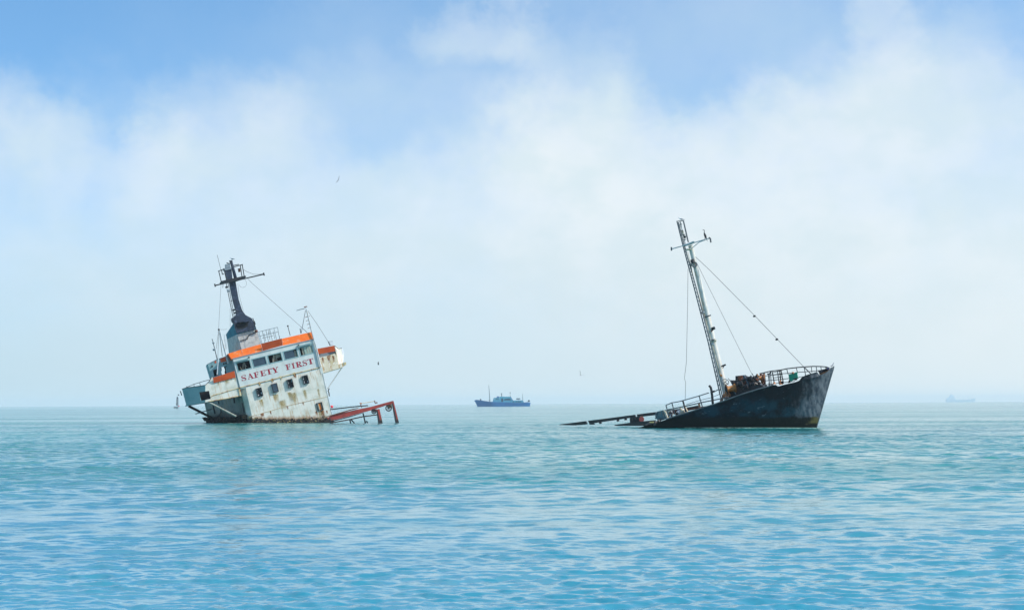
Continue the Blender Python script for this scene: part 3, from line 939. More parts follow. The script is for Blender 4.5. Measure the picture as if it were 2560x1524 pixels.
lan = MB().tube(pts(A2, [(603, 322), (610, 368)], YM), .13, 8).build('signal_lantern', M['rust'], ship)
MB().tube(pts(A2, [(601, 316), (603, 322)], YM), .16, 8).build('lantern_cap', M['dark'], lan)
MB().tube(pts(A2, [(266, 105), (322, 332)], YM), .022, 6).build('whip_antenna', M['rope'], ship)
lad = MB()
la, lb = pts(A2, [(405, 545), (508, 1062)], YM + .1), pts(A2, [(436, 545), (530, 1052)], YM + .1)
lad.tube(la, .035, 6); lad.tube(lb, .03, 6)
for i in range(17):
    f_ = (i + .5) / 17
    lad.tube([la[0].lerp(la[1], f_), lb[0].lerp(lb[1], f_)], .02, 5)
lad.tube(pts(A2, [(470, 815), (560, 800)], YM + .1), .03, 5)
lad.tube(pts(A2, [(510, 945), (600, 972)], YM + .1), .04, 5)
lad.build('mast_ladder', M['dark'], ship)
for c, mt in (((412, 603), 'dark'), ((430, 630), 'lamp_white'), ((438, 662), 'grey_steel'), ((520, 955), 'dark'), ((540, 1000), 'dark')):
    p = P(A2(*c), YM - .05)
    MB().tube([p + Vector((-.15, 0, 0)), p + Vector((.15, 0, 0))], .1, 8).build('mast_lamp', M[mt], ship)
mb = MB()
def wire(seq, r=.016): mb.tube(seq, r, 5)
wire(pts(A2, [(662, 325), (720, 362), (830, 405), (900, 405), (985, 396)], YM - .35), .02)
wire(pts(A2, [(690, 478), (716, 520), (720, 560), (700, 595), (660, 610), (628, 600), (605, 570)], YM - .3), .014)
wire([P(A2(738, 475), YM - .35), P(A2(812, 548), YM - .45), P(A8(40, 565), 1.5), P(A8(430, 914), .1)], .018)
wire([P(A8(245, 752), .8), P(A8(430, 914), .1)], .03)
wire([P(A2(325, 560), YM), P(A7(245, 765), 1.0)], .016)
wire([P(A2(465, 930), YM), P(A2(467, 1215), YM)], .012)
wire([P(A2(585, 545), YM), P(A2(600, 700), YM), P(A2(670, 975), YM)], .014)
wire([P(A2(358, 540), YM - .2), P(A2(352, 615), YM - .2)], .03)
mb.build('rigging', M['rope'], ship)

# ------- left signal pole, roof rail, antennas, right pole
MB().tube(pts(A7, [(266, 770), (470, 1560)], 1.0), .075, 10, .11).build('derrick_pole', M['pipe_grey'], ship)
MB().tube(pts(A7, [(262, 772), (300, 772), (440, 766)], 1.0), .03, 6).build('pole_arm', M['pipe_grey'], ship)
MB().ball(P(A7(252, 775), 1.0), .12, 8).build('pole_cap', M['dark'], ship)
MB().tube(pts(A1, [(482, 470), (468, 650)], -.1), .05, 8).build('flag_staff', M['lamp_white'], ship)
mb = MB()
wire(pts(A7, [(242, 775), (232, 900), (190, 1220)], .9), .018)
wire(pts(A7, [(250, 780), (232, 1300), (228, 1480)], .9), .02)
wire(pts(A7, [(268, 850), (300, 1130), (332, 1395)], 1.1), .03)
wire(pts(A7, [(375, 890), (385, 1040), (420, 1230), (415, 1000)], 1.3), .015)
wire(pts(A7, [(512, 430), (514, 690)], 2.0), .012)
mb.build('rigging', M['rope'], ship)
an = MB().tube(pts(A7, [(98, 990), (215, 1470)], 1.2), .035, 6, .05).build('signal_antenna', M['rope'], ship)
mb = MB()
for c, r in (((124, 1085), .13), ((142, 1240), .17), ((100, 1000), .07)):
    mb.ball(P(A7(*c), 1.2), r, 8, (1, 1, .8))
mb.build('antenna_lamp', M['grey_steel'], an)
mb = MB()
RY = 1.0
for a, c in (((888, 207), (1097, 156)), ((905, 250), (1100, 205)), ((903, 205), (935, 325)), ((938, 196), (965, 315)), ((975, 186), (1003, 305)), ((1015, 177), (1042, 293)), ((1058, 166), (1085, 283)), ((1096, 158), (1118, 276)), ((890, 210), (925, 330)), ((1005, 185), (1012, 225))):
    mb.tube(pts(A1, [a, c], RY), .03, 6)
mb.build('roof_rail', M['grey_steel'], ship)
mb = MB()
for a, c in (((935, 270), (1050, 245)),):
    mb.tube(pts(A1, [a, c], RY + 1.2), .022, 6)
for x in (955, 1000, 1050, 1100):
    mb.tube(pts(A1, [(x, 215 - (x - 955) * .2), (x + 18, 300 - (x - 955) * .25)], RY + 1.2), .022, 6)
mb.build('roof_rail', M['rope'], ship)
an = MB().tube(pts(A1, [(1204, 148), (1228, 243)], .4), .035, 6).build('whip_antenna', M['dark'], ship)
MB().ball(P(A1(1203, 143), .4), .1, 8).build('antenna_tip', M['dark'], an)
MB().tube(pts(A1, [(1330, 175), (1341, 218)], .3), .04, 6).build('roof_stanchion', M['rust'], ship)
mast = MB().tube([P(A8(395, 195), -.12), P(A8(560, 900), -.14), P(A8(705, 1395), -.16), P(A1(1545, 565), -.16)], .06, 10, .085).build('signal_mast', M['pipe_grey'], ship)
mb = MB()
mb.tube(pts(A8, [(345, 200), (432, 180)], -.12), .06, 6)
for c in ((405, 485), (430, 590), (460, 690), (480, 798)):
    p = P(A8(*c), -.12)
    mb.tube([p + Vector((-.13, 0, .0)), p + Vector((.16, 0, .05))], .025, 5)
mb.tube(pts(A8, [(380, 487), (500, 455)], -.12), .03, 5)
mb.build('mast_step', M['rust'], mast)
MB().tube(pts(A8, [(130, 295), (250, 262), (362, 236)], -.12), .045, 6).build('mast_aerial', M['grey_steel'], mast)
mb = MB()
wire(pts(A8, [(385, 290), (320, 640), (265, 940)], .2), .03)
wire(pts(A8, [(450, 300), (740, 720), (1035, 1190)], .0), .02)
wire(pts(A8, [(1035, 1190), (1090, 1295)], .1), .05)
wire(pts(A8, [(232, 810), (255, 945)], .3), .05)
mb.build('rigging', M['rope'], ship)

# ------- weed and rubble along the waterline
rnd = random.Random(3)
mb, mp = MB(), MB()
winv = LF.M.inverted()
def at_z(p_local, z):            # slide a local point down the wall to a world height
    wz = (LF.M @ p_local).z
    return p_local + Vector((0, 0, (z - wz) / LF.M.to_3x3()[2][2]))
x0_, x1_ = bl.x + .3, br.x - .4
for i in range(230):
    f_ = rnd.random()
    x = x0_ + (x1_ - x0_) * f_
    h = rnd.random() ** 1.7
    p = at_z(Vector((x, -.03, 0)), -.05 + h * (.85 - .35 * math.sin(f_ * 3.1)))
    (mp if rnd.random() < .42 and h > .15 else mb).clump(p, rnd.uniform(.05, .13), rnd)
tag(mp.build('barnacle_crust', M['growth_pale'], ship, each=False), kind='stuff')
for i in range(210):
    yy = rnd.uniform(.2, DEEP)
    x = bl.x - FLARE * yy / DEEP - rnd.uniform(-.2, .3) * (1 if rnd.random() < .6 else .3)
    p = at_z(Vector((x, yy, 0)), rnd.uniform(-.1, .55) * (1.3 if yy < 4 else .8))
    mb.clump(p, rnd.uniform(.14, .36), rnd, 8)
tag(mb.build('weed_and_rubble', M['growth'], ship, each=False), kind='stuff')

# ------------------------------------------------------------------ red gantry beside the bridge house
GF = Frame(on_water(*A6(1750, 835)), 17, 13.8, -4)
gan = empty('red_gantry', GF, 'rusty red two-legged gantry with spoked wheels, jutting from the sea beside the white wreck', 'gantry')
G = lambda coords, y=0.0: [GF.P(A6(*c), y) for c in coords]
beam = MB().slab(G([(300, 705), (400, 640), (640, 575), (1100, 468), (1480, 393), (2080, 230), (2096, 262), (2062, 316), (1900, 348), (1480, 490), (1100, 592), (700, 700), (405, 772)], 0), .5).build('beam', M['red_steel'], gan)
MB().slab(G([(255, 660), (560, 570), (980, 450), (1145, 418), (1150, 434), (985, 478), (640, 580), (270, 672)], -.12), .1).build('beam_rib', M['rust'], beam)
MB().slab(G([(420, 775), (700, 706), (1100, 598), (1260, 556), (1255, 570), (1140, 604), (860, 690), (720, 722), (430, 800)], .1), .3).build('beam_shade_strip', M['dark'], beam)  # dark strips painted as the shade under the beam
MB().slab(G([(1240, 545), (1500, 470), (1895, 345), (1890, 360), (1500, 486)], .05), .3).build('beam_shade_strip', M['dark'], beam)
for qd in ([(2058, 240), (2100, 228), (2252, 830), (2275, 925), (2190, 925), (2165, 832)], [(1648, 462), (1720, 446), (1806, 822), (1830, 925), (1722, 925), (1698, 832)]):
    lg = MB().slab(G(qd, .1), .32).build('leg', M['red_steel'], gan)
    mid = [(qd[0][0] - 4, qd[0][1] + 25), (qd[0][0] + 22, qd[0][1] + 20), (qd[5][0] + 44, qd[5][1]), (qd[4][0] + 40, qd[4][1]), (qd[4][0] - 6, qd[4][1]), (qd[5][0] - 8, qd[5][1])]
    MB().slab(G(mid, .06), .03).build('leg_flange', M['dark'], lg)
for c, r_ in (((1968, 428), 83), ((1568, 518), 62)):
    ctr = GF.P(A6(*c), .0)
    rr = (GF.P(A6(c[0] + r_, c[1]), 0) - ctr).length * .92
    wh = MB().ring(ctr, (0, 1, 0), rr, .055, 22).build('wheel', M['dark'], gan)
    mb = MB()
    for k_ in range(8):
        a_ = k_ * PI / 4 + .2
        mb.tube([ctr, ctr + Vector((math.cos(a_), 0, math.sin(a_))) * rr], .028, 5)
    mb.tube([ctr + Vector((0, -.1, 0)), ctr + Vector((0, .1, 0))], .09, 8)
    mb.build('spoke', M['dark'], wh)
MB().slab(G([(1905, 350), (2050, 312), (2066, 430), (2010, 424), (1940, 400)], .12), .12).build('bracket', paint('ochre_plate', lin(132, 110, 58), lin(100, 82, 50), rust=.3), gan)
MB().slab(G([(1500, 490), (1640, 450), (1650, 520), (1520, 520)], .12), .12).build('bracket', M['rust'], gan)
MB().tube(G([(1200, 305), (1390, 275), (1580, 243)], .3), .045, 6).build('hand_rail', M['cream'], gan)
MB().tube(G([(1185, 300), (1225, 295), (1212, 345)], .3), .07, 6).build('rail_elbow', M['orange_plate'], gan)
mb = MB()
mb.tube(G([(1212, 340), (1236, 420)], .3), .035, 6)
mb.tube(G([(1582, 222), (1610, 300), (1660, 290), (1640, 260)], .3), .06, 6)
mb.build('rail_post', M['rust'], gan)
MB().tube(G([(390, 466), (600, 440), (900, 405), (1200, 375), (1410, 358)], .5), .06, 6).build('pipe', M['dark'], gan)
lr = MB().tube(G([(380, 835), (560, 800), (920, 735), (1270, 658), (1650, 608)], .9), .06, 6).build('lower_rail', M['rust'], gan)
mb = MB()
for seq in ([(915, 735), (940, 840)], [(950, 735), (1040, 835), (1060, 860)], [(1272, 558), (1300, 670), (1335, 830), (1340, 870)], [(1335, 800), (1385, 790), (1400, 830)]):
    mb.tube(G(seq, .9), .07, 6)
mb.build('lower_post', M['dark'], gan)
MB().tube(G([(372, 690), (392, 790), (398, 860)], -.2), .07, 6).build('end_post', M['dark'], gan)

# small red float hanging at the wreck's corner
bf = Frame(LF.M @ LF.P(A6(425, 392), .3))
fo = MB().ball((0, 0, 0), .18, 12).build('float', plain('pink_float', lin(232, 70, 84), .5), None, True, frame=bf)
tag(fo, 'small round pinkish red float at the lower right corner of the white bridge house', 'float')

# ------------------------------------------------------------------ the sunken bow
B1 = V(1380, 880, .29683); B2 = V(1640, 530, .13477); B3 = V(1680, 720, .18868); B4 = V(1640, 960, .08825)
B5 = V(1780, 890, .13638); B6 = V(1390, 1000, .12034)
RF = Frame(on_water(2042, 1068.5), -21, 13.6, 2.0)
RP = RF.P
bow = empty('sunken_bow_wreck', RF, 'black ship bow rising from the sea with a tall white mast and orange winch drums', 'shipwreck')
r_ = lambda win, coords, y=0.0: [RF.P(win(*c), y) for c in coords]

BEAM = 3.7
stem_hi, stem_lo = RP((2085, 916.5)), RP((2041, 1069))
STEM_K = (stem_hi.x - stem_lo.x) / (stem_hi.z - stem_lo.z)
STEM_0 = stem_lo.x - STEM_K * stem_lo.z
def hull_paint():
    m, t, b = new_mat('black_hull_paint')
    co = t.n('ShaderNodeTexCoord').outputs['Object']
    sx_ = t.n('ShaderNodeSeparateXYZ')
    t.set(sx_.inputs[0], co)
    base, teal = lin(10, 19, 27), lin(16, 58, 72)
    n1 = t.noise(t.mapping(co, (.7, .7, .9), (3, 1, 2)), .75, 6, .62)
    n2 = t.noise(co, 6, 6, .7)
    zw = t.n('ShaderNodeSeparateXYZ')
    t.set(zw.inputs[0], t.n('ShaderNodeNewGeometry').outputs['Position'])
    low = t.math('MULTIPLY', t.ramp(zw.outputs[2], .5, 1.1), t.ramp(zw.outputs[2], 3.2, 1.6))      # bleached belt above the growth
    col = t.mix(t.math('MULTIPLY', t.ramp(n1, .42, .60), t.math('MULTIPLY', low, .9)), base, teal)
    col = t.mix(t.ramp(n2, .58, .85, 0, .3), col, lin(42, 50, 56))
    # paler towards the stem: sunlight on the turning bow, put into the colour
    stem_near = t.math('ADD', t.math('SUBTRACT', sx_.outputs[0], t.math('ADD', STEM_0, t.math('MULTIPLY', sx_.outputs[2], STEM_K))), t.math('MULTIPLY', t.math('SUBTRACT', t.noise(t.mapping(co, (1, 1, .45), (1, 1, 7)), 1.6, 6, .65), .5), 3.4))
    grey = t.mix(t.ramp(t.noise(t.mapping(co, (2.2, 2.2, .3), (3, 3, 3)), 1.5, 5, .6), .35, .65), lin(62, 74, 86), lin(128, 134, 140))
    col = t.mix(t.ramp(stem_near, -2.3, -.2, 0, .8), col, grey)
    # scuffs and flaked patches
    p = t.noise(t.mapping(co, (1, 1, 2.2), (5, 5, 1)), 1.9, 8, .75)
    col = t.mix(t.ramp(p, .60, .66, 0, .5), col, lin(126, 142, 150))
    rr = t.noise(t.mapping(co, (2.4, 2.4, .7), (2, 8, 5)), 1.2, 6, .7)
    col = t.mix(t.ramp(rr, .62, .72, 0, .3), col, lin(74, 60, 54))
    # growth above the waterline, ochre at the stem
    z = t.n('ShaderNodeSeparateXYZ')
    t.set(z.inputs[0], t.n('ShaderNodeNewGeometry').outputs['Position'])
    zz = t.math('ADD', z.outputs[2], t.math('MULTIPLY', t.math('SUBTRACT', t.noise(co, 1.6, 7, .7), .5), .55))
    och = t.mix(t.ramp(stem_near, -1.0, -.2), lin(18, 22, 20), lin(98, 92, 54))
    col = t.mix(t.ramp(zz, .95, .72), col, och)
    col = t.mix(t.ramp(zz, .42, .24), col, lin(18, 22, 18))
    t.set(b.inputs['Base Color'], col)
    t.set(b.inputs['Roughness'], t.ramp(n1, .3, .7, .4, .6))
    b.inputs['Specular IOR Level'].default_value = .15
    bp = t.n('ShaderNodeBump')
    bp.inputs['Distance'].default_value = .3
    bp.inputs['Strength'].default_value = .45
    t.set(bp.inputs['Height'], t.math('ADD', t.noise(co, .55, 4, .55), t.math('MULTIPLY', n2, .12)))
    t.set(b.inputs['Normal'], bp.outputs[0])
    return m
M['hull'] = hull_paint()
M['mast_white'] = paint('mast_paint', lin(214, 212, 202), lin(184, 190, 182), rust=.3, streak=.8, scale=1.6)
M['mast_rail'] = paint('rail_paint', lin(100, 106, 108), lin(78, 84, 88), rust=.2, scale=2)
M['deck'] = paint('dark_deck', lin(56, 54, 52), lin(36, 36, 38), rust=.5)
M['winch_black'] = paint('winch_black', lin(24, 25, 30), lin(44, 40, 40), rust=.25, scale=3, rough=.5)
M['drum'] = paint('rusty_yellow_drum', lin(178, 118, 48), lin(130, 80, 40), rust=.5, scale=3)
M['green'] = plain('green_panel_paint', lin(0, 168, 128), .5)
M['stem_rust'] = paint('stem_rust', lin(196, 132, 84), lin(140, 90, 62), rust=.5, scale=3)

def stem_x(z):
    return stem_lo.x + (stem_hi.x - stem_lo.x) * (z - stem_lo.z) / (stem_hi.z - stem_lo.z)
def half_beam(x, z):
    f_ = min(1.0, max(0.0, (z - stem_lo.z) / (stem_hi.z - stem_lo.z)))
    L_ = 9.0 - 2.0 * f_
    s = max(0.0, (stem_x(z) - x) / L_)
    s = min(1.0, s)
    pw = 1.7 + .35 * f_
    return .03 + (BEAM - .35 * (1 - f_)) * (1 - (1 - s) ** pw) ** (.93)
def on_side(p, inset=0.0):       # a photo point on the near side of the hull
    y = -2.0
    for _ in range(30):
        q_ = RP(p, y)
        y += .6 * (-(half_beam(q_.x, q_.z) - inset) - y)
    return RP(p, y)

SHEER = [(690, 648), (740, 632), (820, 608), (890, 590), (960, 566), (1050, 535), (1150, 506), (1260, 472), (1370, 438), (1500, 392), (1600, 355), (1740, 311), (1800, 296), (1865, 275), (1882, 274), (1904, 288), (1950, 274), (2000, 262), (2050, 252), (2082, 238), (2100, 214), (2130, 196), (2180, 180), (2228, 166), (2238, 174), (2252, 192), (2280, 184), (2310, 170), (2334, 150), (2346, 130), (2362, 126)]
near = [on_side(B1(*p)) for p in SHEER]
near.append(Vector((stem_hi.x - .02, 0, stem_hi.z)))
fx = np.array([p.x for p in near]); fz = np.array([p.z for p in near])
fz_smooth = np.interp(fx, [fx[0], fx[4], fx[9], fx[13], fx[23], fx[-1]], [fz[0], fz[4], fz[9], fz[13] - .05, fz[23] - .25, fz[-1]])
xs_ = np.unique(np.concatenate([np.linspace(fx[0], fx[-1] - .02, 90), fx]))
xs_ = xs_[np.concatenate([[True], np.diff(xs_) > .012])]
NV = 12
def deck_z(x): return float(np.interp(x, fx, fz_smooth)) - .12
rings = []
for x in xs_:
    zn = float(np.interp(x, fx, fz)); zf = float(np.interp(x, fx, fz_smooth))
    zlow = stem_lo.z - 1.6 + (x - stem_lo.x) * math.tan(R(-13.6)) * .9
    ring = []
    for k_ in range(NV):
        z_ = zn + (zlow - zn) * k_ / (NV - 1)
        ring.append(Vector((min(x, stem_x(z_) - .01), -half_beam(min(x, stem_x(z_)), z_), z_)))
    for k_ in range(NV):
        z_ = zlow + (zf - zlow) * k_ / (NV - 1)
        ring.append(Vector((min(x, stem_x(z_) - .01), half_beam(min(x, stem_x(z_)), z_), z_)))
    dz = min(deck_z(x), zn - .06, zf - .06)
    hb_f, hb_n = half_beam(x, zf), half_beam(x, zn)
    ring += [Vector((x, max(hb_f - .07, .012), zf)), Vector((x, max(hb_f - .09, .01), dz)), Vector((x, -max(hb_n - .09, .01), dz)), Vector((x, -max(hb_n - .07, .012), zn))]
    rings.append(ring)
hull = MB().loft(rings).build('hull', M['hull'], bow, 'angle')
# stem bar, rusted inner face of the torn bulwark, rubbing strake
MB().tube([stem_hi + Vector((.01, 0, .05)), stem_lo, stem_lo + (stem_lo - stem_hi) * .5], .05, 8).build('stem_bar', paint('stem_plate', lin(104, 112, 116), lin(84, 92, 96), rust=.2), hull)
ins = [RP(B5(*c), .9) for c in ((1962, 318), (1985, 352), (2060, 318), (2140, 282), (2155, 230), (2100, 240), (2010, 280))]
MB().slab(ins, .06).build('torn_bulwark', M['stem_rust'], hull)
mb = MB()
rnd = random.Random(5)
for c in ((1985, 292), (2020, 282), (2048, 262), (2075, 262), (2110, 246)):
    mb = MB().clump(RP(B5(*c), .5), .17, rnd, 9)
    mb.build('fairlead', M['winch_black'], bow)
MB().clump(RP(B5(2125, 236), .5), .16, rnd, 10).build('blue_fitting', plain('blue_rag', lin(54, 70, 130)), bow)
edge_pts = [on_side(B1(*p), -.03) + Vector((0, 0, .02)) for p in SHEER[4:14]]
MB().tube(edge_pts, .05, 6).build('gunwale', M['mast_rail'], hull)

# ------- mast
base, mtop = RP((1819, 1001)), RP(B2(640, 620))
up_m = (mtop - base).normalized()
mast = MB().tube([base - up_m * 1.0, base.lerp(mtop, .25), base.lerp(mtop, .6), mtop], .255, 14, .19).build('mast', M['mast_white'], bow, 'angle')
def mz(win, c, y=-.3): return RP(win(*c), y)
YL = -.35
rA = [mz(B2, (388, 165), YL), mz(B2, (505, 640), YL), mz(B3, (295, 0), YL), mz(B3, (480, 720), YL), mz(B3, (655, 1490), YL)]
rB = [mz(B2, (418, 190), YL), mz(B2, (535, 650), YL), mz(B3, (322, 0), YL), mz(B3, (505, 710), YL), mz(B3, (668, 1440), YL)]
for s_ in (rA, rB):
    MB().tube(s_, .055, 6).build('ladder_rail', M['mast_rail'], mast)
def along(s_, f_):
    n_ = len(s_) - 1
    i_ = min(int(f_ * n_), n_ - 1)
    return s_[i_].lerp(s_[i_ + 1], f_ * n_ - i_)
for i_ in range(38):
    f_ = .22 + .76 * i_ / 38
    MB().tube([along(rA, f_), along(rB, f_)], .028, 5).build('ladder_rung', M['grey_steel'], mast)
tp = MB()
MB().tube([mz(B2, (508, 158), -.1), mz(B2, (600, 560), -.1)], .06, 8).build('top_post', M['mast_rail'], mast)
MB().tube([mz(B2, (448, 180), -.1), mz(B2, (545, 600), -.1)], .035, 8).build('top_post', M['mast_white'], mast)
for a, c in (((388, 172), (505, 160)), ((420, 240), (480, 228)), ((440, 270), (475, 262)), ((450, 350), (500, 340)), ((465, 430), (545, 415)), ((490, 520), (560, 505)), ((440, 165), (468, 225))):
    MB().tube([mz(B2, a, -.15), mz(B2, c, -.15)], .035, 6).build('top_rung', M['mast_rail'], mast)
MB().slab([mz(B2, c, -.2) for c in ((470, 350), (500, 345), (512, 415), (482, 420))], .2).build('mast_light', M['cream'], mast)
MB().slab([mz(B2, c, -.2) for c in ((510, 430), (545, 440), (548, 478), (512, 482))], .2).build('mast_light', M['winch_black'], mast)
yd = MB().tube([mz(B2, (288, 685), -.45), mz(B2, (990, 487), -.45)], .042, 8).build('yard', M['pipe_grey'], mast)
for a, c in (((285, 650), (287, 715)), ((985, 470), (1012, 500)), ((1008, 490), (1018, 565))):
    MB().tube([mz(B2, a, -.45), mz(B2, c, -.45)], .07, 6).build('yard_end', M['rope'], yd)
MB().tube([mz(B2, (652, 680), -.3), mz(B2, (800, 560), -.45), mz(B2, (890, 525), -.45)], .03, 6).build('yard_brace', M['pipe_grey'], yd)
MB().slab([mz(B2, c, -.7) for c in ((492, 612), (565, 590), (620, 566), (700, 536), (703, 550), (640, 580), (600, 600), (500, 626))], .7).build('crosstree', M['pipe_grey'], mast)
MB().tube([mz(B2, (560, 700), -.4), mz(B2, (640, 690), -.4)], .08, 8).build('mast_light', M['cream'], mast)
MB().tube([mz(B2, (670, 880), -.35), mz(B2, (690, 945), -.35)], .16, 10).build('block', M['winch_black'], mast)
MB().ring(mz(B2, (708, 970), -.35), (.5, -1, .2), .2, .07, 14).build('block', M['mast_rail'], mast)
for win, a, c, rr, mt in ((B3, (430, 385), (515, 358), .05, 'rope'), (B3, (515, 575), (545, 550), .05, 'rust'), (B3, (525, 540), (568, 525), .12, 'winch_black'), (B3, (525, 690), (575, 682), .06, 'rope'),
                          (B3, (560, 690), (585, 700), .1, 'cream'), (B3, (530, 740), (552, 735), .07, 'lamp_white'), (B3, (655, 1035), (712, 1012), .07, 'winch_black'), (B3, (672, 1060), (690, 1030), .03, 'rope'), (B3, (640, 1160), (660, 1155), .1, 'drum'), (B3, (400, 320), (430, 318), .06, 'lamp_white'), (B3, (375, 325), (400, 322), .06, 'winch_black')):
    MB().tube([mz(win, a, -.28), mz(win, c, -.28)], rr, 8).build('mast_bracket', M[mt], mast)
MB().tube([mz(B2, (590, 740), -.24), mz(B2, (705, 1240), -.26), mz(B3, (420, 330), -.27), mz(B3, (640, 1150), -.3)], .03, 6).build('mast_pipe', M['cream'], mast)
MB().tube([RP((1802, 1003), -.2), RP((1812, 984), -.2)], .12, 8).build('mast_foot', M['stem_rust'], mast)

# ------- wires
for seq, rr in (([mz(B2, (690, 790), 0), mz(B2, (1000, 1080), 0), RP((1886, 788), 0), RP((2009, 916), .6)], .02),
                ([RP((2009, 916), .6), RP((2027, 934), .5)], .05),
                ([mz(B2, (716, 862), 0), RP((1777, 728), -.3), RP((1850, 875), -.8), RP((1880, 935), -1.0)], .016),
                ([RP((1880, 933), -1.0), RP((1886, 944), -1.0)], .04),
                ([RP((1720, 672), -.3), RP((1719, 760), -.3), RP((1716, 905), -.3), RP((1711, 945), -.3), RP((1714, 955), -.3), RP((1713, 1000), -.3)], .016)):
    MB().tube(seq, rr, 5).build('stay_wire', M['rope'], bow)
for c in ((1886, 790), (1942, 848)):
    MB().ball(RP(c, .1), .09, 8, (1.4, 1, 1)).build('wire_shackle', M['winch_black'], bow)

# ------- railings: near side aft, far side round the bow
YN = -3.1
tops = [(282, 592), (450, 522), (540, 508), (640, 492), (760, 460), (1000, 392), (1220, 330), (1500, 240)]
MB().tube(r_(B4, tops, YN), .04, 6).build('rail', M['mast_rail'], bow)
MB().tube(r_(B4, [(1540, 242), (1600, 205), (1650, 205), (1775, 150)], YN), .04, 6).build('rail', M['mast_rail'], bow)
MB().tube(r_(B4, [(1590, 215), (1660, 195)], YN), .08, 6).build('rail_clamp', M['winch_black'], bow)
MB().tube(r_(B4, [(330, 722), (800, 625), (1290, 515), (1830, 408), (2060, 370)], YN), .045, 6).build('rail', M['mast_rail'], bow)
MB().tube(r_(B4, [(870, 565), (1240, 455), (1560, 378), (1800, 280)], YN), .02, 6).build('rail', M['rope'], bow)
for a, c, rr in (((282, 590), (362, 890), .05), ((450, 525), (545, 865), .05), ((758, 458), (850, 785), .075), ((1220, 330), (1312, 630), .05)):
    MB().tube(r_(B4, [a, c], YN), rr, 6).build('rail_post', M['winch_black'] if rr > .06 else M['mast_rail'], bow)
MB().tube(r_(B4, [(1505, 35), (1552, 90), (1572, 180), (1590, 330), (1610, 560)], YN), .1, 8).build('bent_post', M['winch_black'], bow)
MB().tube(r_(B4, [(1215, 545), (1232, 620), (1250, 690)], YN), .09, 6).build('rusty_post', M['stem_rust'], bow)
for a, c in (((820, 640), (905, 800)), ((690, 660), (715, 740))):
    MB().tube(r_(B4, [a, c], YN + .3), .08, 6).build('pale_bracket', M['cream'], bow)
MB().clump(RP(B4(690, 790), YN + .4), .36, random.Random(2), 14).build('bollard', M['lamp_white'], bow)
MB().clump(RP(B4(760, 790), YN + .3), .25, random.Random(4), 12).build('bollard', M['cream'], bow)
MB().clump(RP(B4(440, 860), YN + .6), .34, random.Random(6), 14).build('bollard', M['lamp_white'], bow)
for i_, c in enumerate(((540, 800), (600, 830), (340, 920), (460, 910), (560, 770), (400, 820))):
    MB().clump(RP(B4(*c), YN + .4), .2, random.Random(8 + i_), 10).build('deck_fitting', M['winch_black'] if i_ % 2 else M['rust'], bow)
# crumpled plate hanging at the torn after end
rnd = random.Random(9)
rg = []
for i_ in range(9):
    f_ = i_ / 8
    c0 = RP(B4(200 - 30 * math.sin(f_ * 3) + 20 * f_, 745 + 250 * f_), YN + .4)
    rg.append([c0 + Vector(((.62 if f_ < .8 else .5) * math.cos(a_) * (1 + .12 * rnd.uniform(-1, 1)), .4 * math.sin(a_), .05 * rnd.uniform(-1, 1))) for a_ in [2 * PI * k_ / 14 for k_ in range(14)]])
MB().loft(rg).build('crumpled_plate', paint('crumpled_paint', lin(84, 116, 124), lin(40, 54, 62), rust=.15, streak=.5, scale=2.5), bow)
MB().tube(r_(B4, [(215, 740), (260, 790), (300, 900), (330, 960)], YN + .1), .09, 8).build('pale_edge', M['cream'], bow)
MB().tube(r_(B6, [(1925, 490), (1960, 470), (2030, 465), (2060, 500)], -3.4), .1, 8).build('old_fender', plain('ochre_fender', lin(176, 172, 104)), bow)
for i_, c in enumerate(((1990, 520), (2080, 500), (2120, 480), (1900, 540), (2030, 550))):
    MB().clump(RP(B6(*c), -3.4), .3, random.Random(20 + i_), 10).build('torn_plate', M['deck'], bow)

YFAR = 2.6
MB().tube([RP(B5(870, 320), 2.8), RP(B5(960, 300), 2.8), RP(B5(1080, 273), 2.7), RP(B5(1265, 252), 2.6), RP(B5(1370, 228), 2.5), RP(B5(1560, 206), 2.3), RP(B5(1680, 196), 2.0), RP(B5(1850, 185), 1.5), RP(B5(1990, 187), 1.0), RP(B5(2090, 195), .5), RP(B5(2150, 214), .25), RP(B5(2140, 235), .0)], .045, 6).build('bow_rail', M['winch_black'], bow)
for seq in ([(950, 365), (1100, 340), (1300, 318), (1500, 305)], [(960, 450), (1130, 435), (1300, 420), (1560, 385)], [(1560, 295), (1700, 285), (1900, 270), (2040, 250)], [(1000, 520), (1250, 490), (1500, 460), (1600, 380), (1680, 372)], [(1110, 300), (1260, 265)], [(1110, 345), (1290, 330)], [(1120, 395), (1290, 375)]):
    n_ = len(seq)
    MB().tube([RP(B5(*c), 2.7 - (c[0] - 900) / 1300 * 2.0) for c in seq], .03, 5).build('bow_rail', M['rope'], bow)
for a, c, rr in (((965, 302), (985, 540), .04), ((1030, 330), (1060, 540), .045), ((1060, 300), (1040, 545), .035), ((1075, 275), (1085, 530), .04), ((1105, 285), (1145, 510), .05), ((1200, 262), (1230, 500), .045), ((1240, 258), (1265, 490), .05), ((1265, 255), (1310, 500), .05), ((1370, 230), (1395, 330), .04), ((1545, 210), (1570, 310), .04), ((1690, 196), (1715, 350), .04), ((1820, 188), (1832, 300), .035), ((1910, 186), (1922, 290), .035), ((1995, 188), (2005, 260), .035), ((2088, 196), (2095, 240), .05)):
    MB().tube([RP(B5(*a), 2.7 - (a[0] - 900) / 1300 * 2.2), RP(B5(*c), 2.7 - (a[0] - 900) / 1300 * 2.2)], rr, 6).build('rail_post', M['mast_rail'] if rr < .05 else M['winch_black'], bow)
